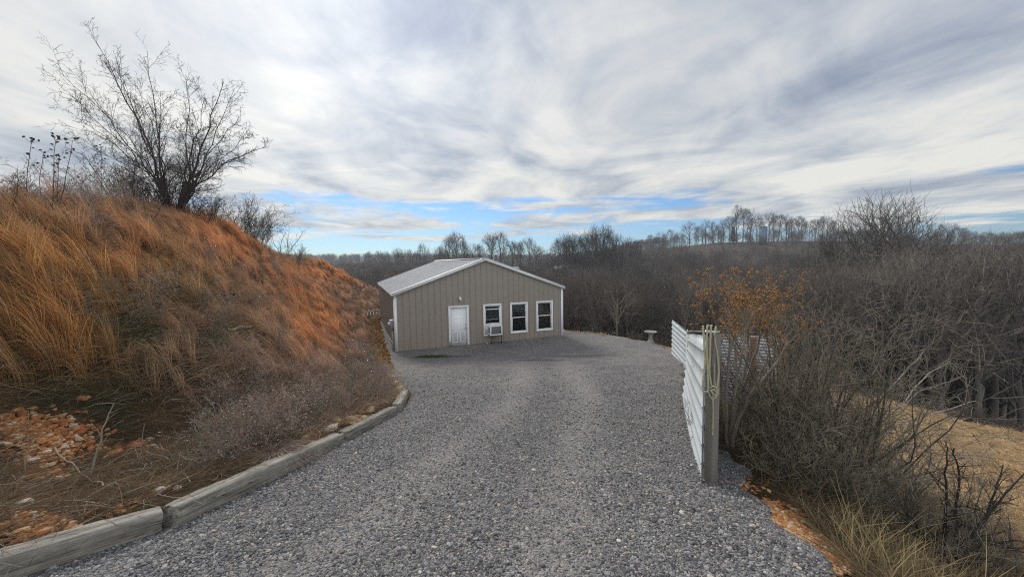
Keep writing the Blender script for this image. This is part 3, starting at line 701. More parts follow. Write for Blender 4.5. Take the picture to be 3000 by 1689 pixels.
# ------------------------------------------------------------------ fence of ribbed metal sheets
SHEET = plain('white_sheet_metal', (.54, .59, .62), .38, .15, .08, 1.2, dirt=(.40, .43, .44))
GALV = plain('galvanised_sheet', (.52, .55, .60), .36, .55, .12, 3, stretch=(.3, 1, 1), dirt=(.33, .34, .36))
POSTW = plain('grey_post_wood', (.215, .20, .18), .9, 0, .25, 1.0, stretch=(14, 14, .6), bump=.5, bscale=30)
RUST = plain('rust_post', (.17, .075, .04), .85, 0, .3, 5)
def sheet(a, b_, ha, hb, pitch=.19, rib=.022, n=24, bow=.0, skew=0.0, corr=False, thick=.003):
    """ribbed sheet from ground point a to b; ha, hb = (bottom, top) heights; ribs run along it"""
    a = np.array(a, float); b_ = np.array(b_, float); d = unit(b_ - a); nrm = np.array([-d[1], d[0]])
    tot = max(ha[1] - ha[0], hb[1] - hb[0]); pr = []
    if corr:
        for i in range(int(tot / pitch * 8) + 1):
            z = i * pitch / 8; pr.append((z / tot, rib * .5 * math.cos(2 * math.pi * i / 8)))
    else:
        z = .0
        while z < tot - .04:
            pr += [(z / tot, rib), ((z + .018) / tot, rib), ((z + .035) / tot, 0), ((z + pitch - .017) / tot, 0)]; z += pitch
    pr.append((1.0, 0.0))
    V = []
    for i in range(n + 1):
        s = i / n; p = a + (b_ - a) * s; row = []
        for f, dd in pr:
            z = (ha[0] + (ha[1] - ha[0]) * f) * (1 - s) + (hb[0] + (hb[1] - hb[0]) * f) * s
            off = dd + bow * math.sin(math.pi * s) * (1 - f) + skew * s * (1 - f) ** 1.5
            row.append((p[0] + nrm[0] * off, p[1] + nrm[1] * off, z - .10 * bow / .25 * math.sin(math.pi * s) * 0))
        V.append(row)
    V = np.array(V); mb = MB(); mb.grid(V)
    W_ = V.copy(); W_[:, :, 0] -= nrm[0] * thick; W_[:, :, 1] -= nrm[1] * thick; mb.grid(W_[:, ::-1]); return mb
PB = np.array([2.07, 3.86]); PE = np.array([4.13, 8.81]); FA = np.array([6.17, 13.15]); FB = np.array([6.98, 16.35])
zP = 1.87; hP = 1.63
fence = empty('metal_fence', (PB[0], PB[1], zP)); tag(fence, 'white ribbed metal sheet fence running from the rope post along the driveway edge', 'fence')
off = np.array([PB[0], PB[1], zP])
def sub(mb): 
    mb.V = [v - off for v in mb.V]; return mb
dN = unit(PE - PB); nN = np.array([-dN[1], dN[0]])
p0 = PB + nN * .06 + dN * .02
zE = float(near_h(PE[0], PE[1])) + .02
sub(sheet(p0, PE, (zP - .02, zP + hP - .06), (zE + .05, zE + 1.52), .205, .024, 28, .02, .07)).build('near_sheet', SHEET, fence, smooth=False)
PM0 = PE + dN * .05
sub(sheet(PM0, FA - unit(FA - PE) * .04, (zE + .02, zE + 1.45), (.35, 1.86), .205, .026, 10)).build('middle_sheet', SHEET, fence)
sub(sheet(FA, FB, (.10, 1.70), (-.02, 1.63), .19, .026, 12)).build('far_sheet', SHEET, fence)
# steel angle and top rail of the near sheet
ang_ = MB().beam((*(PB + nN * .075 - dN * .035), zP - .1), (*(PB + nN * .075 - dN * .035), zP + hP - .03), .055, .012, (nN[0], nN[1], 0)); sub(ang_).build('edge_angle', GREYM, fence)
rl = MB().tube([(*(PB + nN * .05 - dN * .02), zP + hP - .01), (*((PB + PE) / 2 + nN * .03), (zP + zE + hP + 1.56) / 2), (*PE, zE + 1.54)], .024, 8); sub(rl).build('top_rail', DARKM, fence)
for k, (pp, zb_, zt_) in enumerate(((PE, zE - .3, zE + 1.56), (FA, -.1, 1.75), (FB, -.4, 1.60))):
    q = pp - np.array([-dN[1], dN[0]]) * .06; sub(MB().beam((*q, zb_), (*q, zt_), .09, .09, (1, 0, 0))).build('post', POSTW, fence)
pst = MB(); c_, s_ = dN[0], dN[1]
def pcol(hw, hd, z0_, z1_):
    cs_ = [(-hw, -hd), (hw, -hd), (hw, hd), (-hw, hd)]
    pts = [(PB[0] + .01 + x * .94 - y * .33, PB[1] + x * .33 + y * .94) for x, y in cs_]
    return [(x, y, z0_) for x, y in pts] + [(x + .0, y, z1_) for x, y in pts]
pst.hexa(pcol(.048, .048, zP - .3, zP + hP - .02)); sub(pst).build('gate_post', POSTW, fence, bevel=.004)
tb = MB().tube([(PB[0] - .085, PB[1] - .02, zP + hP + .005), (PB[0] + .055, PB[1] - .02, zP + hP + .0)], .018, 8); sub(tb).build('top_bar', STEEL, fence)
bp2 = [P(2098, 1010, 9.3), P(2280, 1010, 8.75)]
back = empty('corrugated_panel', (bp2[0][0], bp2[0][1], .5)); tag(back, 'grey corrugated panel standing behind the seed headed shrub', 'panel')
zt0 = P(2098, 977, 9.3)[2]; zt1 = P(2280, 987, 8.75)[2]
mbk = sheet(bp2[0][:2] - np.array([.35, -.1]), bp2[1][:2], (zt0 - 1.85, zt0 + .01), (zt1 - 1.85, zt1), .075, .009, 14, corr=True); mbk.V = [v - np.array([bp2[0][0], bp2[0][1], .5]) for v in mbk.V]; mbk.build('sheet', GALV, back)
for pxx in (2197, 2283):
    f_ = (pxx - 2098) / 182; q = bp2[0] * (1 - f_) + bp2[1] * f_; q = q - np.array([-.05, .09, 0])
    zt_ = zt0 * (1 - f_) + zt1 * f_
    m_ = MB().beam((q[0], q[1], float(H(q[0], q[1])) - .3), (q[0], q[1], zt_ - .02), .09, .09, (1, 0, 0)); m_.V = [v - np.array([bp2[0][0], bp2[0][1], .5]) for v in m_.V]; m_.build('post', RUST, back)
# rope hung over the post
ROPE = plain('pale_rope', (.50, .47, .32), .9, 0, .18, 60, bump=.6, bscale=160)
rp = empty('rope', (PB[0], PB[1], zP + hP)); tag(rp, 'pale rope looped and knotted over the top of the gate post', 'rope')
def rloop(pxs, depth, r=.0085):
    pts = np.array([P(a, b_, depth + dd) for a, b_, dd in pxs]); 
    tt = np.linspace(0, len(pts) - 1, 8 * len(pts)); f = np.stack([np.interp(tt, np.arange(len(pts)), pts[:, i]) for i in range(3)], -1)
    ker = np.hanning(9); ker /= ker.sum(); f = np.stack([np.convolve(np.pad(f[:, i], 4, mode='edge'), ker, 'valid') for i in range(3)], -1)
    return f - np.array([PB[0], PB[1], zP + hP]), r
dp = 3.86 - .085
rmb = MB()
for pth in ([(2060, 950, .05), (2062, 1000, 0), (2066, 1060, 0), (2058, 1120, 0), (2058, 1145, 0), (2072, 1148, 0), (2078, 1140, 0)],
            [(2078, 953, .10), (2072, 952, .01), (2070, 1000, 0), (2074, 1090, 0), (2076, 1150, -.01), (2086, 1170, -.01), (2102, 1160, -.01), (2104, 1140, -.01), (2096, 1132, -.02)],
            [(2086, 953, .10), (2083, 953, .01), (2081, 1010, 0), (2078, 1090, 0), (2084, 1130, -.01), (2092, 1136, -.02)],
            [(2098, 954, .10), (2092, 985, .03), (2102, 1040, .03), (2106, 1090, .02), (2101, 1134, 0), (2090, 1138, -.02)],
            [(2088, 1138, -.02), (2089, 1200, -.005), (2088, 1262, 0), (2088, 1273, -.01)],
            [(2080, 1136, -.02), (2088, 1130, -.035), (2098, 1134, -.035), (2101, 1148, -.03), (2096, 1160, -.035), (2088, 1152, -.04), (2082, 1142, -.035), (2092, 1140, -.045), (2100, 1150, -.04)]
            ):
    f, r = rloop(pth, dp); rmb.tube(f, r, 7)
rmb.build('cord', ROPE, rp, smooth=True)
f, r = rloop([(2026, 968, 4.7), (2020, 974, 4.55), (2017, 985, 4.55), (2016, 1012, 4.55), (2014, 1026, 4.6)], dp)
tag(MB().tube(f, .017, 7).build('rope', ROPE, smooth=True, loc=(PB[0], PB[1], zP + hP)), 'short pale rope tied round the far end of the near fence sheet', 'rope')
# ------------------------------------------------------------------ dry grass on the bank
GRASS = None
def grass_mat(name, rough=.8, trans=.35):
    m, t, b = material(name); a = t.new('ShaderNodeAttribute', attribute_name='tint')
    t.link(a.outputs['Color'], b.inputs['Base Color']); b.inputs['Roughness'].default_value = rough; b.inputs['Specular IOR Level'].default_value = .2
    tl = t.new('ShaderNodeBsdfTranslucent'); t.link(a.outputs['Color'], tl.inputs['Color'])
    mx = t.new('ShaderNodeMixShader'); mx.inputs[0].default_value = trans
    t.link(b.outputs[0], mx.inputs[1]); t.link(tl.outputs[0], mx.inputs[2]); t.link(mx.outputs[0], t.n['Material Output'].inputs['Surface'])
    return m
GRASS = grass_mat('dry_grass')
def blades(mb, base, L, d0, lean, width, col, N=4, curve=1.7, tipc=1.0, jit=.0):
    """base (M,3); d0 (M,3) start direction; lean (M,3) added towards the tip"""
    tt = np.linspace(0, 1, N)
    Pn = base[:, None, :] + L[:, None, None] * (d0[:, None, :] * tt[None, :, None] + lean[:, None, :] * (tt ** curve)[None, :, None])
    if jit: Pn[:, 1:] += rng.normal(0, jit, Pn[:, 1:].shape) * L[:, None, None]
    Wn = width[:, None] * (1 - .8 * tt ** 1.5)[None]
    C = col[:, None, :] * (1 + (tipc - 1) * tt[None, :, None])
    mb.ribbons(Pn, Wn, rand_side(Pn), C)
def bank_points(n, y0, y1, d0, d1):
    """points on the left bank; denser towards the camera"""
    y = np.exp(rng.uniform(math.log(y0), math.log(y1), n)); d = d0 + rng.random(n) * (d1 - d0)
    x = XL(y) - d
    return np.stack([x, y, H(x, y)], -1), d
def gpatch(q, lst):
    w = np.zeros(len(q))
    for cx, cy, rx, ry, a in lst: w += a * np.exp(-((q[:, 0] - cx) / rx) ** 2 - ((q[:, 1] - cy) / ry) ** 2)
    return np.clip(w, 0, 1)
ORANGE = [(930, 960, 95, 130, 1.2), (860, 850, 60, 60, .5), (660, 710, 120, 60, 1.1), (560, 620, 60, 50, .9), (950, 795, 130, 28, .9), (1050, 822, 60, 25, 1), (330, 700, 70, 70, .6), (760, 800, 60, 70, .5), (420, 760, 60, 90, .6), (700, 740, 60, 60, .6)]
GOLD = [(130, 830, 190, 160, 1.1), (90, 1040, 170, 110, .9), (330, 880, 110, 160, .7), (500, 800, 120, 110, .7), (250, 1050, 120, 80, .5), (620, 900, 90, 120, .35)]
MAUVE = [(860, 1180, 170, 110, 1.1), (1080, 1100, 80, 90, 1.0), (640, 1150, 130, 90, .6), (830, 770, 50, 60, .6), (1000, 900, 60, 60, .5)]
OLIVE = [(390, 990, 90, 70, 1.0), (470, 830, 60, 60, .4), (110, 1200, 180, 60, .9), (300, 1180, 140, 60, .8), (310, 660, 60, 30, .5), (600, 1000, 60, 60, .4), (530, 900, 50, 50, .4)]
cO, cG, cM, cV, cB = (np.array(c) for c in ((.62, .27, .115), (.53, .262, .095), (.43, .30, .24), (.11, .125, .048), (.42, .26, .16)))
def bank_colour(p):
    q = project(p); wo, wg, wm, wv = (gpatch(q, l)[:, None] for l in (ORANGE, GOLD, MAUVE, OLIVE))
    c = np.broadcast_to(cB, p.shape).copy()
    for w, k in ((wg, cG), (wm, cM), (wv, cV), (wo, cO)): c = c * (1 - w) + k * w
    return c, wo[:, 0], wg[:, 0], wm[:, 0], wv[:, 0]
def visible_x(p, m=260):
    q = project(p); return (q[:, 0] > -m) & (q[:, 0] < 3000 + m)
# tall tufts
mb = MB()
P0, d = bank_points(9500, 2.6, 52, 0.0, 1.0)
d = BN(P0[:, 1]) * .72 + d * (DC(P0[:, 1]) + 1.4 - BN(P0[:, 1]) * .72)
P0[:, 0] = XL(P0[:, 1]) - d; P0[:, 2] = H(P0[:, 0], P0[:, 1])
ok = visible_x(P0) & (edge_v(P0[:, 0], P0[:, 1]) < 6); P0 = P0[ok]
colr, wo, wg, wm, wv = bank_colour(P0)
q0_ = project(P0); ft = sst((q0_[:, 1] - 1120) / 90) * (q0_[:, 0] < 1000)
cl0 = vnoise(P0[:, 0] * 1.0, P0[:, 1] * .8, 2.6, 5) + .5 * vnoise(P0[:, 0], P0[:, 1], 6.1, 2)   # the tufts stand in drifts
pick = rng.random(len(P0)) < np.clip(.20 + .60 * wo + .44 * wg - .2 * wm - .5 * wv + .60 * cl0, .02, 1) * (1 - ft)
P0 = P0[pick]; colr = colr[pick]; wo = wo[pick]; wg = wg[pick]
nb = 60; M = len(P0)
base = np.repeat(P0, nb, axis=0); rad = np.repeat(rng.uniform(.025, .075, M), nb)
a = rng.uniform(0, 6.283, M * nb); rr = rad * np.sqrt(rng.random(M * nb))
base[:, 0] += rr * np.cos(a); base[:, 1] += rr * np.sin(a); base[:, 2] = H(base[:, 0], base[:, 1]) - .02
hh = np.repeat(rng.uniform(.45, .98, M) * (1 + .25 * np.maximum(wo, wg)), nb) * rng.uniform(.55, 1.1, M * nb)
d0 = unit(np.stack([rr * np.cos(a) * 1.2, rr * np.sin(a) * 1.2, np.ones(M * nb)], -1) + rng.normal(0, .05, (M * nb, 3)))
tl = np.repeat(np.stack([rng.normal(-.42, .16, M), rng.normal(.0, .15, M), rng.normal(-.30, .10, M)], -1), nb, axis=0) + rng.normal(0, .075, (M * nb, 3))
dist = base[:, 1]
wd = np.clip(.0016 + .00046 * np.hypot(base[:, 0], base[:, 1]), .003, .024) * rng.uniform(.6, 1.3, M * nb)
cc = np.repeat(colr * rng.uniform(.50, 1.35, (M, 1)), nb, axis=0) * rng.uniform(.62, 1.3, (M * nb, 1)) * (1 + rng.normal(0, .06, (M * nb, 3)))
dk = rng.random(M * nb) < .14; cc[dk] *= np.array([.45, .5, .55])
lt = rng.random(M * nb) < .05; cc[lt] = np.array([.50, .40, .25])
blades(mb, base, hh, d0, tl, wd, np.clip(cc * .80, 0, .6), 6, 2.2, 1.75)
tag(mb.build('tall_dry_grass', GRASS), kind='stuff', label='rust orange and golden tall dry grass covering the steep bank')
# matted undergrowth of fine dead stems over the whole bank
mb = MB(); n = 210000
P1, _ = bank_points(n, 1.6, 50, 0.0, 1.0)
dd = .25 + rng.random(n) ** .9 * (DC(P1[:, 1]) + 1.8)
P1[:, 0] = XL(P1[:, 1]) - dd; P1[:, 2] = H(P1[:, 0], P1[:, 1])
q = project(P1); ft_ = sst((q[:, 1] - 1150) / 90) * (q[:, 0] < 900); rub = gpatch(q, [(60, 1255, 120, 50, 1), (190, 1300, 110, 60, 1), (130, 1370, 80, 45, .9), (90, 1545, 120, 40, .8), (390, 1320, 50, 30, .7)])
ok = visible_x(P1) & (edge_v(P1[:, 0], P1[:, 1]) < 6) & (rng.random(n) > .25 * ft_ + .72 * rub); P1 = P1[ok]; n = len(P1); dd = dd[ok]
c1_, wo, wg, wm, wv = bank_colour(P1); q = project(P1)
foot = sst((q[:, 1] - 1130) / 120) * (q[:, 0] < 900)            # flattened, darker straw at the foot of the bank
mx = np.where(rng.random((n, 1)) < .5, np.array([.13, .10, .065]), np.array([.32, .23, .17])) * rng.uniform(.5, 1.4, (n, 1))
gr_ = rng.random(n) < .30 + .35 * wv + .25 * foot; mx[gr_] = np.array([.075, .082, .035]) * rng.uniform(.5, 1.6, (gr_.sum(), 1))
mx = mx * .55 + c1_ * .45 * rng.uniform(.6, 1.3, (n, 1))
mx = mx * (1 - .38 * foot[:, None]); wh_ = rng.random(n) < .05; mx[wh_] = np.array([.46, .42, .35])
up = np.clip(rng.normal(.55, .35, n), .03, 1.2) * (1 - .72 * foot)
az = rng.uniform(0, 6.283, n); d0 = unit(np.stack([np.cos(az), np.sin(az), up * 1.6], -1))
Lb = rng.uniform(.16, .5, n) * (1 + .2 * wm); lean = np.stack([np.cos(az) * .35 - .12, np.sin(az) * .35, -np.clip(.25 + .35 * rng.random(n), 0, 1) * (1 - .3 * foot)], -1)
wd = np.clip(.0026 + .00045 * np.hypot(P1[:, 0], P1[:, 1]), .004, .026) * rng.uniform(.6, 1.3, n)
P1[:, 2] += rng.random(n) * .06
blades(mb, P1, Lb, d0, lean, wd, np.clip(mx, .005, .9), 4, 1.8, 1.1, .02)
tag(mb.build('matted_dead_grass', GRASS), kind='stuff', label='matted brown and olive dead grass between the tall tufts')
# weeping mauve tufts near the timbers
mb = MB(); seeds = []
for pxy, r_, hgt, n in [((800, 1330), .24, .40, 1), ((690, 1260), .28, .42, 1), ((900, 1240), .30, .45, 1), ((1000, 1170), .32, .42, 1), ((1080, 1130), .30, .36, 1), ((930, 1130), .3, .42, 1), ((840, 1180), .3, .4, 1), ((620, 1200), .3, .4, 1), ((1110, 1080), .28, .34, 1), ((760, 1210), .28, .4, 1),
                        ((1040, 1200), .25, .34, 1), ((700, 1160), .3, .4, 1), ((1000, 1080), .3, .4, 1), ((560, 1280), .25, .3, 1), ((860, 1290), .22, .3, 1), ((1130, 1120), .2, .25, 1), ((960, 1220), .25, .35, 1)]:
    h_ = hit(*pxy)
    if h_ is None: continue
    nb = 620; a = rng.uniform(0, 6.283, nb); rr = r_ * .45 * np.sqrt(rng.random(nb))
    b0 = np.stack([h_[0] + rr * np.cos(a), h_[1] + rr * np.sin(a), np.zeros(nb)], -1); b0[:, 2] = H(b0[:, 0], b0[:, 1]) - .02
    d0 = unit(np.stack([np.cos(a) * .5, np.sin(a) * .5, np.ones(nb)], -1) + rng.normal(0, .2, (nb, 3)))
    ln = np.stack([np.cos(a) * .55 + .12, np.sin(a) * .55 - .1, -1.0 - .35 * rng.random(nb)], -1) + rng.normal(0, .12, (nb, 3))
    base_c = np.array([.33, .255, .225]) if rng.random() < .65 else np.array([.36, .22, .15])
    cc = base_c * rng.uniform(.45, 1.5, (nb, 1)); cc[rng.random(nb) < .12] = np.array([.42, .36, .30])
    blades(mb, b0, hgt * rng.uniform(.7, 1.5, nb), d0, ln, np.full(nb, .006) * rng.uniform(.6, 1.3, nb) * (h_[1] / 6) ** .5, np.clip(cc, 0, .9), 6, 1.9, 1.1, .015)
tag(mb.build('weeping_grass', GRASS), kind='stuff', label='greyish mauve weeping dead grass spilling toward the timbers')
# little green tuft on the gravel before the building
mb = MB(); c0 = on_plane(1268, 1056, 0.0); nb = 900
b0 = np.stack([c0[0] + rng.normal(0, .38, nb), c0[1] + rng.normal(0, .10, nb), np.full(nb, .02)], -1); b0[:, 2] = near_h(b0[:, 0], b0[:, 1]) + .03
d0 = unit(np.stack([rng.normal(0, .5, nb), rng.normal(0, .5, nb), np.ones(nb)], -1)); gc = np.array([.085, .115, .028]) * rng.uniform(.5, 1.5, (nb, 1))
b2 = np.stack([c0[0] + 1.1 + rng.normal(0, .5, 260), c0[1] + .05 + rng.normal(0, .07, 260), np.zeros(260)], -1); b2[:, 2] = near_h(b2[:, 0], b2[:, 1]) + .03
blades(mb, b0, rng.uniform(.05, .15, nb), d0, rng.normal(0, .2, (nb, 3)), np.full(nb, .014), gc, 3)
blades(mb, b2, rng.uniform(.03, .07, 260), unit(rng.normal(0, .4, (260, 3)) + [0, 0, 1]), rng.normal(0, .2, (260, 3)), np.full(260, .012), np.array([.10, .11, .05]) * rng.uniform(.6, 1.3, (260, 1)), 3)
tag(mb.build('grass_patch', GRASS), kind='stuff', label='small patch of green grass growing through the gravel before the door')
# ------------------------------------------------------------------ rocks and rubble at the foot of the bank
ROCKO = plain('orange_sandstone', (.40, .165, .065), .9, 0, .3, 4, bump=.6, bscale=14, dirt=(.30, .15, .08))
ROCKT = plain('tan_limestone', (.45, .33, .20), .9, 0, .22, 4, bump=.6, bscale=14, dirt=(.30, .19, .10))
ROCKP = plain('pale_rock', (.52, .45, .38), .9, 0, .16, 4, bump=.6, bscale=14)
ROCKR = plain('rust_rock', (.32, .10, .035), .9, 0, .25, 4, bump=.6, bscale=14)
def rock(px, py, wpx, mat, lab, seed, flat=.55):
    h_ = hit(px, py)
    if h_ is None: return
    s_ = wpx / F_PX * h_[1] * 1.05
    o = stone_mesh('rock', mat, seed, 2, flat, s_, True); o.location = (h_[0], h_[1], h_[2] + s_ * .16); o.rotation_euler = (rng.uniform(-.3, .3), rng.uniform(-.3, .3), rng.uniform(0, 6))
    tag(o, lab, 'rock', 'loose rocks at the foot of the grassy bank')
for k, a_ in enumerate([(243, 1170, 30, ROCKO, 'orange rock alone in the dark grass above the other loose rocks'),
    (235, 1265, 34, ROCKR, 'large orange rock at the top right of the rubble patch'), (223, 1290, 36, ROCKT, 'tan topped rock in front of the large orange rock'),
    (258, 1308, 40, ROCKR, 'red brown slab at the right end of the rubble patch'), (395, 1310, 40, ROCKR, 'lone red brown block in dark grass right of the rubble patch'),
    (335, 1330, 34, ROCKO, 'flat orange rock between the rubble patch and the lone red block'), (137, 1330, 34, ROCKP, 'pale grey rounded rock below the rubble patch'),
    (92, 1356, 34, ROCKP, 'pale flat rock left of the brown rock heap'), (130, 1375, 42, ROCKT, 'brownish tan rock in the middle of the lower heap'), (165, 1388, 34, ROCKO, 'orange rock at the right of the lower heap'),
    (115, 1345, 26, ROCKO, 'small orange rock between the two pale ones'), (60, 1490, 66, ROCKP, 'pinkish pale slab near the left edge of the bank foot'),
    (15, 1540, 36, ROCKO, 'dull orange rock at the far left beside the nearest timber'), (72, 1560, 48, ROCKT, 'cream rock close behind the nearest timber'),
    (120, 1570, 50, ROCKO, 'orange wedge shaped rock close behind the nearest timber'), (212, 1537, 26, ROCKT, 'small tan rock behind the nearest timber'),
    (470, 1442, 44, ROCKP, 'pale whitish rock behind the timber joint'), (520, 1432, 26, ROCKP, 'small white rock behind the second timber'), (588, 1393, 22, ROCKT, 'small cream rock beside the second timber'),
    (897, 1287, 26, ROCKT, 'yellow rock beside the weeping grass and third timber'), (975, 1258, 44, ROCKP, 'wide cream rock behind the third timber'), (985, 1238, 34, ROCKT, 'cream rock on top of the heap behind the third timber'),
    (1025, 1232, 36, ROCKT, 'tan rock in the middle of the heap behind the third timber'), (1058, 1212, 30, ROCKO, 'orange brown rock near the end of the third timber'), (1085, 1205, 30, ROCKT, 'tan orange rock at the far end of the third timber'),
    (1045, 1222, 24, ROCKT, 'small tan rock squeezed in the timber side heap'), (1160, 1125, 26, ROCKT, 'tan rock beside the short raised timber block'), (1150, 1108, 24, ROCKT, 'flat tan rock past the short raised timber block'), (1172, 1140, 24, ROCKT, 'yellowish rock against the short raised timber block')]): rock(*a_[:4], a_[4], 100 + k)
def rubble(name, label, n, stops, pts, smin, smax, seed):
    mt_ = stone_mat(name + '_stone', stops, .9); k = len(pts)
    s_ = rng.uniform(smin, smax, k) ** 1.0
    scatter(name, [stone_mesh('s', mt_, seed + i, 1, .55) for i in range(5)], pts, np.stack([rng.uniform(-.6, .6, k), rng.uniform(-.6, .6, k), rng.uniform(0, 6.3, k)], -1), s_, rng.integers(0, 5, k), label)
def pix_pts(boxes, n):
    out = []
    for cx, cy, rx, ry, w in boxes:
        for _ in range(int(n * w)):
            h_ = hit(cx + rng.normal(0, rx), cy + rng.normal(0, ry), 1.2, 40)
            if h_ is not None: out.append(h_ + [0, 0, .01])
    return np.array(out)
OST = [(0, (.22, .085, .03)), (.4, (.38, .15, .05)), (.75, (.42, .23, .095)), (1, (.50, .42, .32))]
rubble('orange_rubble', 'orange stone rubble lying in the dead grass on the left', 0, OST, pix_pts([(70, 1258, 75, 28, 1.2), (190, 1290, 60, 28, .7), (120, 1360, 50, 30, .4), (400, 1320, 60, 20, .15), (90, 1545, 70, 30, .4), (240, 1470, 160, 60, .25)], 420), .035, .11, 300)
TST = [(0, (.26, .15, .06)), (.5, (.42, .28, .13)), (1, (.52, .42, .28))]
rubble('tan_rubble', 'tan stone rubble along the bend of the gravel edge', 0, TST, pix_pts([(1035, 1228, 40, 14, .8), (1158, 1120, 10, 18, .6), (1125, 1085, 10, 20, .3)], 120), .05, .13, 320)
rubble('orange_gravel_edge', 'orange clay stones spilling along the right edge of the gravel', 0, OST, pix_pts([(2285, 1530, 30, 22, 1), (2350, 1590, 34, 26, 1.2), (2420, 1650, 36, 26, 1.2), (2245, 1490, 18, 12, .5), (2190, 1425, 40, 10, .08)], 620), .015, .06, 340)
# leaf litter in the ditch beside the building
mb = MB(); n = 7000
y = rng.uniform(13.5, 31, n); x = XL(y) + .28 - np.abs(rng.normal(.45, .42, n)); z = H(x, y) + .02
c_ = np.array([[.30, .155, .045], [.22, .095, .03], [.38, .24, .08], [.12, .065, .03]])[rng.integers(0, 4, n)] * rng.uniform(.7, 1.3, (n, 1))
dv = unit(np.stack([rng.normal(0, 1, n), rng.normal(0, 1, n), rng.normal(.2, .4, n)], -1)); L_ = rng.uniform(.07, .17, n)
b0 = np.stack([x, y, z], -1); Pn = np.stack([b0, b0 + dv * L_[:, None] * .5 + [0, 0, .012], b0 + dv * L_[:, None]], 1)
Wn = L_[:, None] * np.array([.25, .75, .1])[None]; mb.ribbons(Pn, Wn, rand_side(Pn), c_)
n = 500; y = rng.uniform(20.5, 22.6, n); x = rng.uniform(3.1, 5.4, n); ok = np.abs(edge_v(x, y)) < .5; x = x[ok]; y = y[ok]; n = len(x)
b0 = np.stack([x, y, H(x, y) + .04], -1); dv = unit(rng.normal(0, 1, (n, 3))); Pn = np.stack([b0, b0 + dv * .06, b0 + dv * .12], 1); mb.ribbons(Pn, np.broadcast_to(np.array([.02, .07, .01]), (n, 3)), rand_side(Pn), np.array([.33, .22, .11]) * rng.uniform(.6, 1.3, (n, 1)))
tag(mb.build('leaf_litter', GRASS), kind='stuff', label='yellow brown fallen leaves heaped along the ditch beside the building')
# ------------------------------------------------------------------ woody plants
BARK = plain('dark_bark', (.060, .048, .042), .9, 0, .25, 8)
BARKG = plain('grey_bark', (.20, .17, .14), .9, 0, .25, 6, rnd=.2)
BARKT = plain('pale_twig', (.34, .285, .23), .85, 0, .3, 5)
BARKB = plain('black_twig', (.022, .018, .017), .8, 0, .2, 5)
BARKD = plain('dark_stem', (.105, .09, .07), .9, 0, .3, 5)
BARKM = plain('mauve_twig', (.32, .235, .20), .85, 0, .3, 5)
BARKV = plain('olive_twig', (.19, .165, .12), .85, 0, .3, 5)
def levels_to(mbk, Pn, Rn, k): mbk.tubes(Pn, Rn, k)
# bare spreading tree on the crest, built stem by stem
HT = 15.6
bt = P(512, 612, HT); bt[2] = float(H(bt[0], bt[1])) - .1
tree = empty('bare_tree', bt); tag(tree, 'bare many stemmed tree with a wide twiggy fan on the crest of the bank', 'tree')
stems = [ # px of tip, depth offset, base px offset, radius, mid bulge
    ((149, 182), .8, 0, .075, 60), ((160, 228), -1.2, 0, .055, 40), ((168, 300), 1.4, 0, .06, 70), ((205, 385), -.8, 0, .045, 40), ((276, 94), .3, 0, .10, 25), ((330, 150), -1.5, 0, .07, 20), ((430, 132), 1.0, 0, .085, -5), ((385, 210), 1.8, 0, .06, 5), ((470, 260), -1.5, 0, .055, -10), ((250, 250), 1.6, 0, .055, 35),
    ((545, 188), .6, 1, .07, 20), ((610, 260), -1.2, 1, .075, 10), ((655, 215), .2, 1, .11, -5), ((690, 238), 1.5, 1, .07, -10), ((712, 326), -.8, 1, .075, -30), ((740, 370), 1.8, 1, .06, -40), ((806, 410), .2, 1, .085, -65), ((715, 458), -1.2, 1, .06, -60), ((560, 330), 2.0, 1, .05, 10), ((600, 360), -2.0, 1, .05, 0)]
S = []; SR = []; SL = []
for (tx, ty), dz, side, r_, bul in stems:
    b0 = P(488 if side == 0 else 532, 560 if side == 0 else 590, HT + rng.normal(0, .15)); b0[2] = min(b0[2], bt[2] + .3)
    tip = P(tx, ty, HT + dz * 1.5); tip = b0 + (tip - b0) * .94; mid = (b0 + tip) / 2 + (P(1000 + bul * .5, 700 - abs(bul) * .6, HT) - P(1000, 700, HT)); mid[1] += dz * .2
    if side == 1: j = P(548, 540, HT); 
    else: j = P(478, 525, HT)
    tt = np.linspace(0, 1, 12)[:, None]
    ctrl = np.stack([b0, j + rng.normal(0, .12, 3), mid, tip])
    f = (1 - tt) ** 3 * ctrl[0] + 3 * (1 - tt) ** 2 * tt * ctrl[1] + 3 * (1 - tt) * tt ** 2 * ctrl[2] + tt ** 3 * ctrl[3]
    f[2:] += rng.normal(0, .05, (10, 3)) 
    S.append(f - bt); SR.append(r_ * .44 * np.linspace(1.2, .18, 12)); SL.append(np.linalg.norm(tip - b0))
S = np.array(S); SR = np.array(SR); SL = np.array(SL)
tk = MB(); tk.tubes(S, SR, 7); 
for side, (bx, by, tx, ty) in enumerate(((497, 640, 478, 520), (520, 650, 545, 530))):
    a_ = P(bx, by, HT); c_ = P(tx, ty, HT); tk.tubes(np.stack([a_, (a_ + c_) / 2 + [.03, 0, 0], c_])[None] - bt, np.array([[.17, .125, .075]]) * (1.0 if side else .7), 9)
tk.build('trunk', BARK, tree, smooth=True)
cr = MB()
b1 = sprout(S, SR, SL, 12, .22, .97, R(18), R(45), .24, .5, 6, .06, .11, .35, .45, .007, cap=1.4); cr.tubes(b1[0], b1[1], 5)
b2 = sprout(*b1, 6, .2, 1, R(22), R(60), .52, .6, 5, .05, .16, .4, .3, .0055); cr.tubes(b2[0], b2[1], 4)
b3 = sprout(*b2, 3, .2, 1, R(25), R(65), .55, .7, 4, .03, .22, .5, .3, .005); cr.tubes(b3[0], b3[1], 3)
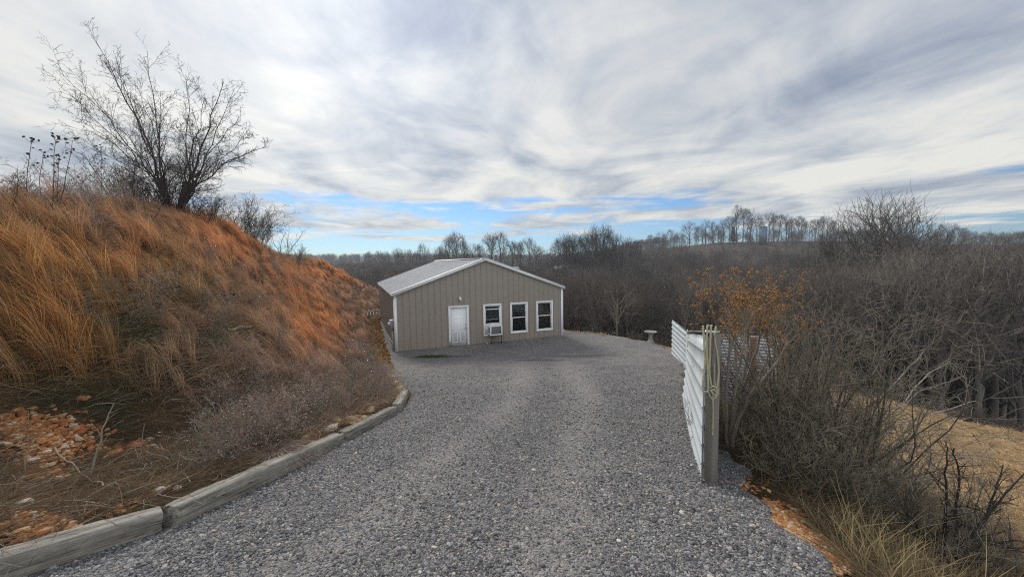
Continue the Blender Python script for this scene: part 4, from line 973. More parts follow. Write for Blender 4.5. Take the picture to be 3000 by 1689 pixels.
b4 = sprout(*b3, 2, .3, 1, R(25), R(70), .6, .8, 3, .0, .25, .6, .3, .0042); cr.tubes(b4[0], b4[1], 3)
bt1 = sprout(S[:, 6:], SR[:, 6:], SL * .25, 7, .3, 1, R(20), R(60), .5, .6, 5, .05, .2, .4, .3, .006); cr.tubes(bt1[0], bt1[1], 3)
bt2 = sprout(*bt1, 4, .3, 1, R(25), R(70), .55, .7, 4, .0, .25, .5, .3, .0045); cr.tubes(bt2[0], bt2[1], 3)
cr.build('crown', BARK, tree)
def shrub_mesh(nstem, h, spread, lean=(0, 0), rad=.012, n2=7, n3=5, up=.05, wob=.12, base_r=.15, n4=0, minr=.0022, flat=0.0, l2=.42, stiff=False):
    a = rng.uniform(0, 6.283, nstem); st = np.stack([np.cos(a), np.sin(a), np.zeros(nstem)], -1) * (base_r * np.sqrt(rng.random(nstem)))[:, None]
    out = spread * rng.random(nstem) ** .7
    d = unit(np.stack([np.cos(a) * out + lean[0], np.sin(a) * out + lean[1], np.ones(nstem)], -1))
    L = h * rng.uniform(.6, 1.1, nstem); st[:, 2] -= .05
    Pn = polyline(st, d, L, 9, up, wob); Rn = (rad * rng.uniform(.6, 1.25, nstem))[:, None] * np.linspace(1, .25, 9)[None]
    stm = MB(); stm.tubes(Pn, Rn, 5); mbk = MB()
    l2_ = sprout(Pn, Rn, L, n2, .2, .98, R(22), R(58), l2, .6, 6, up, wob * 1.2, .35, .45, minr); mbk.tubes(l2_[0], l2_[1], 3)
    l3_ = sprout(*l2_, n3, .2, 1, R(25), R(65), .5, .7, 4, .02, wob * 1.5, .45, .3, minr); mbk.tubes(l3_[0], l3_[1], 3)
    last = l3_
    if n4: 
        last = sprout(*l3_, n4, .3, 1, R(25), R(70), .55, .8, 3, .0, wob * 1.6, .5, .3, minr); mbk.tubes(last[0], last[1], 3)
    return stm, mbk
def shrub(px, py, lab, mat, name='bare_shrub', cat='shrub', group=None, at=None, sink=0.0, **kw):
    h_ = hit(px, py) if at is None else np.array([at[0], at[1], float(H(*at))])
    if h_ is None: return None
    stm, twg = shrub_mesh(**kw); o = empty(name, (h_[0], h_[1], h_[2] - sink)); tag(o, lab, cat, group)
    ms, mt2 = mat if isinstance(mat, tuple) else (mat, mat)
    stm.build('stem', ms, o); twg.build('twigs', mt2, o); return o
def at_depth(px, depth):
    x = ray(px, 770)[0] * depth; return (x, depth)
# thickets along the crest
shrub(0, 0, 'dense dark thicket at the foot of the bare tree, on its left', BARK, at=at_depth(410, 14.6), nstem=34, h=2.2, spread=.75, lean=(-.38, 0), rad=.018, n2=9, n3=5, base_r=.9, n4=2, minr=.005)
shrub(0, 0, 'thicket of upright stems around the bare tree trunk', BARK, at=at_depth(475, 15.2), nstem=26, h=1.8, spread=.5, lean=(-.25, 0), rad=.018, n2=9, n3=5, base_r=.7, n4=2, minr=.005)
shrub(0, 0, 'twiggy bush just right of the bare tree trunk', BARK, at=at_depth(590, 16.4), nstem=26, h=1.4, spread=.9, rad=.012, n2=8, n3=5, base_r=.5, n4=2, minr=.005)
shrub(0, 0, 'round grey bare bush on the shoulder of the bank right of the tree', BARK, at=at_depth(700, 20.0), nstem=34, h=2.3, spread=.8, rad=.014, n2=8, n3=5, base_r=1.0, n4=1, minr=.0055)
shrub(0, 0, 'sparse bush on the lower edge of the bank skyline beside the round bush', BARKV, at=at_depth(760, 22.0), nstem=24, h=2.0, spread=.7, rad=.015, n2=8, n3=5, base_r=.4, n4=2, minr=.006)
shrub(0, 0, 'thin upright sapling standing alone on the dip of the bank skyline', BARKV, name='sapling', cat='sapling', at=at_depth(828, 26.0), nstem=4, h=3.2, spread=.12, rad=.022, n2=10, n3=4, base_r=.15, minr=.006)
shrub(0, 0, 'low grey bush beside the thin sapling', BARKV, at=at_depth(862, 29.0), nstem=20, h=1.6, spread=.7, rad=.016, n2=8, n3=5, base_r=.6, minr=.007)
shrub(0, 0, 'leaning bare bush at the left end of the bank skyline', BARK, at=at_depth(18, 6.6), nstem=9, h=1.25, spread=.75, rad=.010, n2=7, n3=4, base_r=.2, n4=2, minr=.0028)
shrub(0, 0, 'thin branched bush between the tall seed headed weeds', BARK, at=at_depth(75, 7.2), nstem=8, h=1.0, spread=.9, rad=.008, n2=7, n3=4, base_r=.25, n4=2, minr=.0028)
for k, (px_, dpt, h_, s_) in enumerate([(215, 8.8, 1.0, 22), (285, 10.2, 1.1, 26), (340, 12.2, 1.3, 28), (150, 8.2, .9, 18), (620, 17.4, .9, 26)]):
    shrub(0, 0, ('low wispy bush on the skyline below the tall weeds', 'feathery bush on the skyline midway to the bare tree', 'feathery bush leaning left against the dark thicket', 'thin wispy bush under the first tall weed', 'low bush on the slope below the twiggy bush by the trunk')[k], BARKM, at=at_depth(px_, dpt), nstem=s_, h=h_, spread=.6, lean=(-.25, 0), rad=.007, n2=7, n3=5, base_r=.5, minr=.0032)
# tall weeds with flat seed heads
WEED = plain('weed_stalk', (.085, .055, .045), .85, 0, .2, 5)
def weed(base, tips, dp_, lab, nh=8):
    b0 = P(*base, dp_); b0[2] = float(H(b0[0], b0[1])) - .05; o = empty('dried_weed', b0); tag(o, lab, 'weed', 'tall dried weeds on the bank skyline')
    st = MB(); heads = []
    for tx, ty in tips:
        tp = P(tx, ty, dp_ + rng.normal(0, .12)); tt = np.linspace(0, 1, 8)[:, None]; f = b0 + (tp - b0) * tt + np.array([.05, .02, 0]) * np.sin(tt * 3.1) * rng.normal(0, 1); f[1:-1] += rng.normal(0, .008, (6, 3))
        st.tubes(f[None] - b0, np.linspace(.0085, .0036, 8)[None], 5)
        for k in range(nh):
            s_ = f[-1] - (tp - b0) * rng.uniform(0, .30) * (0 if k < nh // 2 else 1); e = s_ + np.array([rng.normal(0, .07), rng.normal(0, .07), rng.uniform(.03, .11)])
            st.tubes(np.stack([s_, (s_ + e) / 2 + [0, 0, -.01], e])[None] - b0, np.array([[.003, .0026, .0024]]), 3)
            heads.append(MB())
            for _ in range(4):
                c_ = e + rng.normal(0, .007, 3); w_ = rng.uniform(.016, .026)
                heads[-1].tubes(np.stack([c_ - [w_, 0, .003], c_ - [w_ * .4, 0, -.004], c_ + [w_ * .4, 0, .004], c_ + [w_, 0, 0]])[None] - b0, np.array([[.002, .010, .010, .002]]), 5)
    st.build('stem', WEED, o)
    for hm in heads: hm.build('seed_head', WEED, o)
weed((84, 640), [(92, 420)], 7.0, 'first tall weed from the left with a flat dark seed head', 9)
weed((147, 690), [(163, 412)], 7.2, 'tallest straight weed with a many tiered dark seed head', 12)
weed((160, 600), [(212, 412), (172, 470)], 7.8, 'tall weed leaning right, with a second shorter stalk', 9)
weed((130, 600), [(127, 446)], 8.2, 'shorter straight weed between the two tallest weeds', 6)
weed((305, 610), [(298, 435)], 10.5, 'lone seed headed weed standing before the dark thicket', 9)
weed((270, 600), [(236, 528)], 10.2, 'short weed with a tiny flat head on the skyline', 5)
# dead sticks on the bank
def stick(a, b_, da, db, r_, mat, lab, name='dead_branch', fork=True):
    p0 = P(*a, da); p1 = P(*b_, db); tt = np.linspace(0, 1, 9)[:, None]; f = p0 + (p1 - p0) * tt; f[1:-1] += rng.normal(0, .012, (7, 3)) * np.linalg.norm(p1 - p0)
    mbk = MB(); R_ = r_ * np.linspace(1, .4, 9); mbk.tubes(f[None] - p0, R_[None], 6)
    if fork:
        l2 = sprout(f[None] - p0, R_[None], np.array([np.linalg.norm(p1 - p0)]), 5, .3, .95, R(25), R(50), .3, .6, 4, .0, .1); mbk.tubes(l2[0], l2[1], 4)
    o = mbk.build(name, mat); o.location = tuple(p0); tag(o, lab, 'branch')
def dep(px, py, d_=0): h_ = hit(px, py); return (h_[1] if h_ is not None else 10) + d_
STK = plain('bleached_stick', (.27, .225, .17), .9, 0, .2, 6)
stick((262, 1402), (334, 1182), dep(262, 1402) - .05, dep(262, 1402) + .15, .013, STK, 'pale dead stalk leaning over the rock rubble', fork=True)
stick((78, 1395), (82, 1200), dep(78, 1395), dep(78, 1395) + .05, .006, STK, 'thin upright straw coloured stalk at the left rubble', fork=False)
stick((160, 1310), (270, 1410), dep(160, 1310) - .1, dep(270, 1410) - .1, .011, STK, 'fallen pale branch arching across the lower rubble heap')
stick((270, 1410), (450, 1432), dep(270, 1410) - .1, dep(450, 1432) - .05, .009, STK, 'long thin branch lying in dark grass toward the timber joint')
stick((622, 1408), (672, 1365), dep(622, 1408) - .05, dep(672, 1365) - .05, .008, STK, 'short pale stick lying against the second timber', fork=False)
stick((405, 1375), (425, 1240), dep(405, 1375), dep(405, 1375) + .1, .006, STK, 'thin twig standing in dark grass below the lone red block', fork=False)
stick((665, 965), (800, 948), dep(665, 965) - .25, dep(800, 948) - .25, .03, STK, 'bleached fallen branch lying across the middle of the bank')
stick((570, 850), (680, 865), dep(570, 850) - .2, dep(680, 865) - .2, .018, BARKG, 'grey fallen branch half hidden in the upper bank grass')
stick((640, 860), (672, 905), dep(640, 880) - .3, dep(672, 905) - .25, .018, STK, 'dry forked branch poking down the middle of the bank')
stick((432, 690), (490, 555), dep(432, 690) - .2, dep(432, 690) + .4, .016, BARK, 'dark slanting pole like stem below the bare tree', fork=False)
stick((1036, 1082), (1040, 1045), dep(1036, 1082), dep(1036, 1082), .03, BARK, 'short dark stub stake at the foot of the bank near the building', fork=False)

# low fine-branched dead weeds in the lower half of the bank
wsrc = []
for k in range(5):
    stm, twg = shrub_mesh(nstem=9, h=.5, spread=.75, rad=.004, n2=6, n3=4, base_r=.05, n4=1, minr=.0022, l2=.5)
    lv_ = rng.uniform(-.3, .3, (60, 3)); lv_[:, 2] = rng.uniform(.05, .5, 60); dv = unit(rng.normal(0, 1, (60, 3))); twg.ribbons(np.stack([lv_, lv_ + dv * .012, lv_ + dv * .024], 1), np.broadcast_to(np.array([.003, .014, .002]), (60, 3)), rand_side(np.stack([lv_, lv_ + dv * .02], 1)))
    twg.V += stm.V; twg.Q += [q + twg.n for q in stm.Q]; twg.C += stm.C; twg.n += stm.n
    wsrc.append(bpy.data.objects.new('w', twg.mesh('dead_weed_%d' % k, (BARKM, BARKV, BARKM, plain('rust_weed', (.30, .16, .09), .85, 0, .3, 5), BARKV)[k])))
Pw, _ = bank_points(2600, 3, 46, 0, 1); dd = .5 + rng.random(2600) * (DC(Pw[:, 1]) + .6); Pw[:, 0] = XL(Pw[:, 1]) - dd; Pw[:, 2] = H(Pw[:, 0], Pw[:, 1]) - .02
_c, wo, wg, wm, wv = bank_colour(Pw); q = project(Pw)
ok = visible_x(Pw) & (edge_v(Pw[:, 0], Pw[:, 1]) < 6) & (rng.random(2600) < np.clip(.34 + .5 * wm + .1 * wv - .3 * wo - .25 * wg, .03, 1)) & ~((q[:, 1] > 1020) & (q[:, 0] < 620)); Pw = Pw[ok]; n = len(Pw)
scatter('dead_weeds', wsrc, Pw, np.stack([rng.normal(0, .2, n), rng.normal(-.2, .2, n), rng.uniform(0, 6.28, n)], -1), rng.uniform(.6, 1.5, n), rng.integers(0, 5, n), 'fine branched grey and mauve dead weeds among the grass tufts')
# ------------------------------------------------------------------ shrubs right of the gravel
SEEDM = plain('dried_flower', (.36, .17, .05), .9, 0, .35, 9, rnd=.0)
h0 = np.array([2.95, 4.95, float(H(2.95, 4.95))])
fs = empty('flower_shrub', h0); tag(fs, 'bare shrub with orange brown dried flower heads behind the rope post', 'shrub')
def fpath(pts, dep0, r0, r1, k=6):
    f = np.array([P(a, b_, dep0 + dd) for a, b_, dd in pts]); tt = np.linspace(0, len(f) - 1, 12); g = np.stack([np.interp(tt, np.arange(len(f)), f[:, i]) for i in range(3)], -1)
    for _ in range(2): g[1:-1] = (g[:-2] + 2 * g[1:-1] + g[2:]) / 4
    g[1:-1] += rng.normal(0, .006, (10, 3)); return g - h0, np.linspace(r0, r1, 12)
limbs = [fpath([(2146, 1310, .0), (2150, 1250, 0), (2185, 1180, 0), (2230, 1120, -.1), (2275, 1070, -.2), (2310, 1000, -.3)], 4.95, .031, .013),
         fpath([(2138, 1310, .05), (2150, 1220, .1), (2172, 1150, .2), (2182, 1085, .3), (2190, 1000, .4), (2200, 900, .4)], 4.95, .027, .011),
         fpath([(2130, 1300, .0), (2128, 1230, -.1), (2125, 1150, -.2), (2135, 1060, -.2), (2140, 980, -.3), (2130, 900, -.3)], 4.95, .022, .010),
         fpath([(2140, 1300, .1), (2118, 1220, .1), (2116, 1130, .1), (2112, 1040, .1), (2100, 940, .1), (2075, 870, .1)], 4.95, .020, .009),
         fpath([(2185, 1180, .0), (2210, 1140, .3), (2240, 1080, .5), (2255, 1000, .7), (2270, 930, .8)], 4.95, .022, .009),
         fpath([(2172, 1150, .2), (2200, 1085, .0), (2220, 1010, -.2), (2240, 940, -.3), (2250, 880, -.3)], 4.95, .020, .009),
         fpath([(2152, 1240, .1), (2160, 1160, .5), (2160, 1060, .8), (2150, 960, 1.0), (2160, 880, 1.1)], 4.95, .018, .008),
         fpath([(2135, 1290, .0), (2148, 1180, -.4), (2165, 1080, -.6), (2180, 980, -.7), (2210, 900, -.7)], 4.95, .016, .008)]
LP_ = np.array([l[0] for l in limbs]); LR_ = np.array([l[1] for l in limbs]); LL_ = np.full(len(limbs), 1.7)
tk = MB(); tk.tubes(LP_, LR_, 7); tk.build('trunk', plain('shrub_trunk_bark', (.24, .20, .16), .85, 0, .3, 5), fs, smooth=True)
cw_ = MB(); e1 = sprout(LP_, LR_, LL_, 13, .48, .98, R(22), R(55), .34, .6, 7, .06, .09, .4, .35, .004); pq = project(e1[0][:, -1] + h0)[:, 1]; kp = (pq < 960) | (rng.random(len(pq)) < .22); e1 = tuple(v[kp] for v in e1); cw_.tubes(e1[0], e1[1], 4)
e2 = sprout(*e1, 5, .2, 1, R(15), R(45), .55, .65, 5, .10, .12, .5, .3, .0028); cw_.tubes(e2[0], e2[1], 3)
e3 = sprout(*e2, 2, .3, 1, R(20), R(50), .5, .7, 4, .08, .14, .5, .3, .0022); cw_.tubes(e3[0], e3[1], 3)
cw_.build('crown', BARKV, fs)
ends = np.concatenate([e2[0][:, -1], e3[0][:, -1]]); zq = ends[:, 2] + h0[2]; q_ = project(ends + h0)
ends = ends[(rng.random(len(ends)) < np.interp(q_[:, 1], [770, 790, 900, 1020, 1100], [0, .95, .85, .35, 0])) & (q_[:, 1] < 1120)]
if len(ends) > 900: ends = ends[rng.choice(len(ends), 900, False)]
sh = MB()
for e in ends:
    for _ in range(7):
        c_ = e + rng.normal(0, .011, 3); w_ = rng.uniform(.004, .010)
        dv = unit(rng.normal(0, 1, 3) * [1, 1, .35]); sh.tubes(np.stack([c_ - dv * w_, c_ - dv * w_ * .3, c_ + dv * w_ * .4, c_ + dv * w_])[None], np.array([[.001, .007, .006, .001]]), 4, C=np.array([np.array([1, 1, 1]) * rng.uniform(.45, 1.7)]))
SEEDM = plain('dried_flower_heads', (.33, .17, .065), .9, 0, .3, 9, tint=True)
so_ = sh.build('flower_heads', SEEDM, fs); so_['kind'] = 'stuff'
# big tangle of multi stemmed shrubs
def rshrub(x, y, lab, mat, **kw): return shrub(0, 0, lab, mat, at=(x, y), **kw)
VT = (BARKD, BARKV); TT = (BARKV, BARKT); MT = (BARKD, BARKM)
rshrub(3.85, 4.6, 'tall dense tangle of bare grey stems nearest the orange stone edge', VT, nstem=70, h=2.15, spread=.62, lean=(.02, 0), rad=.015, n2=7, n3=4, base_r=.45, n4=1, minr=.0032)
rshrub(4.6, 5.0, 'wide bare shrub with pale arching tips, behind the nearest tangle', TT, nstem=40, h=1.3, spread=.75, lean=(.05, 0), rad=.013, n2=6, n3=4, base_r=.45, n4=1, minr=.0034)
rshrub(4.5, 6.0, 'mauve twigged bare shrub between the flower shrub and the grey tangle', MT, nstem=44, h=1.9, spread=.55, rad=.013, n2=7, n3=4, base_r=.4, n4=1, minr=.0036)
rshrub(5.9, 7.3, 'bare mauve shrub in front of the orange clay bank', MT, nstem=34, h=1.8, spread=.6, rad=.013, n2=7, n3=4, base_r=.4, n4=1, minr=.004)
rshrub(4.75, 3.95, 'low twiggy shrub in front of the tan field, below the pale arching tips', VT, nstem=34, h=.68, spread=.9, rad=.010, n2=7, n3=4, base_r=.45, n4=1, minr=.0028)
rshrub(3.3, 4.05, 'low dense brush spilling on the gravel right of the post', VT, nstem=46, h=.95, spread=.9, lean=(.15, 0), rad=.010, n2=7, n3=4, base_r=.4, n4=1, minr=.0028)
rshrub(3.7, 3.4, 'low brown brush at the lower right above the orange stones', VT, nstem=46, h=.85, spread=1.0, rad=.010, n2=7, n3=4, base_r=.45, n4=1, minr=.0026)
rshrub(4.6, 3.2, 'brown brush at the right edge under the black twigged shrub', VT, nstem=34, h=.65, spread=1.0, rad=.010, n2=6, n3=4, base_r=.5, n4=1, minr=.0026)
rshrub(3.0, 5.4, 'small bare brush at the foot of the flower shrub', VT, nstem=24, h=.55, spread=.8, rad=.007, n2=6, n3=4, base_r=.3, n4=1, minr=.0028)
def pstem(pts, dep0, r0, r1, lab, mat, n2=8, name='arching_branch'):
    f = np.array([P(a, b_, dep0 + dd) for a, b_, dd in pts]); o0 = f[0].copy(); tt = np.linspace(0, len(f) - 1, 14); g = np.stack([np.interp(tt, np.arange(len(f)), f[:, i]) for i in range(3)], -1) - o0
    g[1:-1] = (g[:-2] + 2 * g[1:-1] + g[2:]) / 4; g[1:] += rng.normal(0, .008, (13, 3)); Rr = np.linspace(r0, r1, 14)
    mbk = MB(); mbk.tubes(g[None], Rr[None], 6); l2 = sprout(g[None], Rr[None], np.array([1.2]), n2, .3, 1, R(30), R(65), .16, .6, 4, .02, .12, .5, .3, .0025); mbk.tubes(l2[0], l2[1], 3)
    l3 = sprout(*l2, 2, .4, 1, R(30), R(70), .5, .7, 3, 0, .15, .5, .3, .002); mbk.tubes(l3[0], l3[1], 3)
    o = mbk.build(name, mat); o.location = tuple(o0); tag(o, lab, 'branch', 'long bare branches reaching from the right hand shrubs'); return o
pstem([(2420, 1420, 0), (2480, 1300, .1), (2560, 1190, .2), (2640, 1100, .3), (2706, 1028, .3)], 4.6, .012, .004, 'pale straight branch pointing up right over the dark woods', BARKT)
pstem([(2430, 1430, 0), (2530, 1290, .2), (2640, 1180, .3), (2720, 1090, .4), (2790, 1055, .4)], 4.9, .012, .004, 'pale branch with a hooked tip, right of the straight one', BARKT)
pstem([(2420, 1440, 0), (2550, 1280, 0), (2680, 1220, 0), (2780, 1200, 0), (2860, 1172, 0)], 4.5, .012, .004, 'long low pale branch crossing before the tan field', BARKT)
pstem([(2460, 1420, 0), (2520, 1330, 0), (2600, 1215, 0), (2720, 1130, 0), (2825, 1100, .1)], 5.2, .011, .003, 'grey branch rising right above the long low one', BARKM)
bs = [((2770, 1660, 0), (2765, 1540, 0), (2770, 1400, 0), (2778, 1310, 0)), ((2800, 1640, 0), (2805, 1500, .1), (2810, 1380, .1), (2790, 1310, .1)), ((2790, 1650, 0), (2850, 1560, 0), (2930, 1460, 0), (3000, 1385, 0)), ((2790, 1650, 0), (2700, 1560, 0), (2640, 1480, 0)), ((2810, 1650, 0), (2880, 1540, .2), (2920, 1430, .2), (2940, 1360, .3)), ((2780, 1650, 0), (2860, 1600, -.1), (2990, 1580, -.2))]
b0 = P(2785, 1655, 3.05); bso = MB()
for pts in bs:
    f = np.array([P(a, b_, 3.05 + dd) for a, b_, dd in pts]) - b0; tt = np.linspace(0, len(f) - 1, 12); g = np.stack([np.interp(tt, np.arange(len(f)), f[:, i]) for i in range(3)], -1); g[1:-1] = (g[:-2] + 2 * g[1:-1] + g[2:]) / 4; g[1:] += rng.normal(0, .006, (11, 3)); Rr = np.linspace(.013, .004, 12)
    bso.tubes(g[None], Rr[None], 6); l2 = sprout(g[None], Rr[None], np.array([.9]), 12, .15, 1, R(30), R(60), .28, .6, 5, .02, .12, .5, .4, .0022); bso.tubes(l2[0], l2[1], 4); l3 = sprout(*l2, 4, .2, 1, R(30), R(65), .5, .7, 4, .0, .15, .5, .3, .0018); bso.tubes(l3[0], l3[1], 3)
o = bso.build('black_shrub', BARKB); o.location = tuple(b0); tag(o, 'black stemmed thorny shrub at the lower right corner', 'shrub')
# straw and low brush over the right slope
mb = MB(); n = 85000
y = np.exp(rng.uniform(math.log(1.7), math.log(18.5), n)); x = XR(y) + .25 + rng.random(n) ** 1.2 * (2 + y * .95); ok = (edge_v(x, y) < .3) & (y < 19) & ~((y > 16) & (x < 8.3)); x = x[ok]; y = y[ok]; n = len(x)
b0 = np.stack([x, y, H(x, y) + .0], -1); fieldw = sst((x - XR(y) - 3.5) / 2)
cl_ = np.where(rng.random((n, 1)) < .6, np.array([.24, .17, .10]), np.array([.15, .13, .08])) * (1 - fieldw[:, None]) + np.where(rng.random((n, 1)) < .7, np.array([.55, .42, .25]), np.array([.44, .29, .15])) * fieldw[:, None]
cl_ = cl_ * rng.uniform(.55, 1.35, (n, 1)) * (1 + fieldw * .38 * vnoise(x, y, 1.5, 3))[:, None]; tuft = fieldw * np.clip(vnoise(x, y, 2.4, 8) + .5 * vnoise(x, y, 6.5, 1), 0, 1.5); az = rng.uniform(0, 6.283, n)
d0 = unit(np.stack([np.cos(az), np.sin(az), rng.uniform(.1, 1.1, n)], -1)); ln = np.stack([np.cos(az) * .3, np.sin(az) * .3, -.35 * rng.random(n)], -1)
blades(mb, b0, rng.uniform(.10, .34, n) * (1 - .3 * fieldw + .9 * tuft), d0, ln, np.clip(.004 + .0006 * y, .004, .016) * rng.uniform(.6, 1.3, n), cl_, 4, 1.7, 1.1, .02)
tag(mb.build('straw_slope', GRASS), kind='stuff', label='tan and brown dead straw covering the slope and field at the right')
# straw coloured stalks bottom right
mb = MB(); n = 520
px_ = rng.uniform(2480, 3080, n); y = rng.uniform(2.15, 3.1, n); x = np.array([ray(p_, 770)[0] for p_ in px_]) * y * .93; ok = x > XR(y) + .28; x = x[ok]; y = y[ok]; n = len(x)
b0 = np.stack([x, y, H(x, y) - .02], -1); d0 = unit(np.stack([rng.normal(.0, .28, n), rng.normal(0, .25, n), np.ones(n)], -1)); ln = np.stack([rng.normal(.1, .25, n), rng.normal(0, .2, n), -np.abs(rng.normal(0, .25, n))], -1)
blades(mb, b0, rng.uniform(.18, .52, n), d0, ln, rng.uniform(.004, .009, n), np.array([.46, .36, .19]) * rng.uniform(.55, 1.15, (n, 1)), 5, 1.8, 1.1, .012)
tag(mb.build('straw_stalks', GRASS), kind='stuff', label='straw yellow stalks standing at the lower right edge')
# board edging at the foot of the flower shrub
bq = hit(2138, 1325); bm_ = MB().box(-.06, .40, -.035, .035, -.12, .10); o = bm_.build('edging_board', plain('dark_wet_board', (.055, .045, .032), .9, 0, .3, 6, stretch=(2, 20, 20), bump=.4), bevel=.006); o.location = (2.68, 5.05, float(H(2.68, 5.05)) + .03); o.rotation_euler = (0, .12, R(-38)); tag(o, 'dark mossy edging board at the foot of the flower shrub', 'board')
bl_ = MB(); n = 2; 
o = stone_mesh('pale_scrap', plain('pale_scrap_mat', (.6, .58, .54), .7), 77, 2, .3, .34, True); hq = hit(2240, 1225); o.location = (hq[0], hq[1], hq[2] + .03) if hq is not None else (4.6, 7, 1); o.rotation_euler = (0, .15, .3); tag(o, 'pale flat stone lying in the brush under the corrugated panel', 'rock')
# ------------------------------------------------------------------ woods
def bez(p0, p1, p2, p3, N):
    tt = np.linspace(0, 1, N)[None, :, None]; q = lambda a: a[:, None, :]
    return (1 - tt) ** 3 * q(p0) + 3 * (1 - tt) ** 2 * tt * q(p1) + 3 * (1 - tt) * tt ** 2 * q(p2) + tt ** 3 * q(p3)
def dome_tree(seed, h, cb, rx, nl, nb, nt, ntt, name, mat, twig=.018, r0=None, wob=.012):
    """trunk that divides into limbs fanning out to a domed crown; cb = height of the crown base, rx = crown radius, both as a share of h"""
    global rng
    keep = rng; rng = np.random.default_rng(seed); r0 = r0 or h * .0145
    zc = h * (cb + (1 - cb) * .40); ru = h - zc; rd = zc - cb * h
    def ell(d, f): 
        z = np.where(d[:, 2:] > 0, ru, rd); return np.array([[0, 0, zc]]) + d * np.concatenate([np.full((len(d), 2), rx * h), z], 1) * f
    tm = MB(); cm = MB(); tp = polyline(np.array([[0, 0, -.5]]), np.array([[rng.normal(0, .03), rng.normal(0, .03), 1.0]]), np.array([zc + .5 + ru * .25]), 10, .05, .03)
    tr = (r0 * np.linspace(1.2, .42, 10))[None]; tm.tubes(tp, tr, 7)
    a = (np.arange(nl) + rng.random(nl) * .8) * 2.4; se = np.linspace(-.25, .97, nl) + rng.normal(0, .06, nl); se = np.clip(se, -.35, .99); ce = np.sqrt(1 - se ** 2)
    d1 = np.stack([np.cos(a) * ce, np.sin(a) * ce, se], 1)
    def at(Pn, pi, t):
        f = t * (Pn.shape[1] - 1); i = np.minimum(f.astype(int), Pn.shape[1] - 2); w = (f - i)[:, None]
        return Pn[pi, i] * (1 - w) + Pn[pi, i + 1] * w, unit(Pn[pi, i + 1] - Pn[pi, i]), i
    ts = np.clip(.42 + .5 * (se + .3) / 1.3 + rng.normal(0, .05, nl), .35, .98); s, tn, _ = at(tp, np.zeros(nl, int), ts); e = ell(d1, .58 + rng.normal(0, .05, (nl, 1))); L = np.linalg.norm(e - s, axis=1)[:, None]
    P1_ = bez(s, s + (tn * .5 + d1 * .5) * L * .35, e - (d1 * .6 + [0, 0, .5]) * L * .25, e, 9); P1_[:, 1:] += rng.normal(0, wob * h, (nl, 8, 3)) * .6
    R1 = r0 * rng.uniform(.30, .44, nl)[:, None] * np.linspace(1, .42, 9)[None]; tm.tubes(P1_, R1, 5)
    def level(Pp, Rp, dp, n, spread, f0, f1, t0, N, rr, minr):
        M = len(Pp); pi = np.repeat(np.arange(M), n); K = M * n; t = t0 + (1 - t0) * (np.tile(np.arange(n), M) + rng.random(K)) / n
        s, tn, i = at(Pp, pi, t); d = unit(dp[pi] + rng.normal(0, spread, (K, 3))); e = ell(d, rng.uniform(f0, f1, (K, 1))); L = np.linalg.norm(e - s, axis=1)[:, None]
        Q = bez(s, s + tn * L * .35, e - (d * .6 + [0, 0, .35]) * L * .3, e, N); Q[:, 1:] += rng.normal(0, wob * h, (K, N - 1, 3)) * .35
        R_ = np.maximum(Rp[pi, i] * rr, minr)[:, None] * np.linspace(1, .35, N)[None]; return Q, R_, d
    P2, R2, d2 = level(P1_, R1, d1, nb, .34, .72, .90, .30, 7, .62, .016); tm.tubes(P2, R2, 4)
    P3, R3, d3 = level(P2, R2, d2, nt, .20, .90, 1.04, .25, 5, .6, twig * .6); cm.ribbons(P3, R3 * 1.9, rand_side(P3))
    L3 = np.linalg.norm(P3[:, -1] - P3[:, 0], axis=1); l4 = sprout(P3, R3, L3, ntt, .25, 1, R(18), R(55), .45, .6, 3, .04, .12, .6, .3, twig * .4, cap=h * .09); cm.ribbons(l4[0], l4[1] * 1.9, rand_side(l4[0]))
    tme = tm.mesh(name + '_trunk', PALE[mat.name], True); cme = cm.mesh(name + '_crown', mat); rng = keep; return tme, cme
TB1 = plain('wood_bark_grey', (.105, .09, .078), .95, 0, .2, .6, rnd=.28)
TB2 = plain('wood_bark_brown', (.098, .077, .066), .95, 0, .2, .6, rnd=.28)
TB3 = plain('wood_bark_pale', (.21, .185, .155), .95, 0, .2, .6, rnd=.2)
TB4 = plain('wood_bark_dark', (.075, .063, .057), .95, 0, .2, .6, rnd=.25)
PALE = {TB1.name: plain('limb_bark_grey', (.13, .112, .097), .95, 0, .2, .6, rnd=.3), TB2.name: plain('limb_bark_brown', (.115, .092, .079), .95, 0, .2, .6, rnd=.3), TB3.name: plain('limb_bark_pale', (.19, .168, .142), .95, 0, .2, .6, rnd=.2), TB4.name: TB4}
protos = [dome_tree(11, 15, .30, .30, 10, 6, 5, 3, 'wood_a', TB1), dome_tree(12, 14, .38, .26, 9, 6, 5, 3, 'wood_b', TB2), dome_tree(13, 16, .42, .24, 9, 6, 5, 3, 'wood_c', TB1),
          dome_tree(14, 13, .25, .34, 11, 6, 5, 3, 'wood_d', TB2), dome_tree(15, 15, .45, .20, 8, 6, 5, 3, 'wood_e', TB2), dome_tree(16, 14, .35, .28, 10, 6, 5, 3, 'wood_f', TB3), dome_tree(18, 14, .40, .25, 9, 6, 6, 4, 'wood_g', TB4)]
PH = [15, 14, 16, 13, 15, 14, 14]
thin = [dome_tree(21, 15, .36, .20, 8, 5, 6, 4, 'thin_a', TB4, twig=.045), dome_tree(22, 15, .42, .26, 9, 5, 6, 4, 'thin_b', TB4, twig=.045), dome_tree(23, 15, .25, .30, 10, 5, 6, 4, 'thin_c', TB4, twig=.045), dome_tree(24, 15, .48, .16, 7, 5, 5, 4, 'thin_d', TB4, twig=.045)]
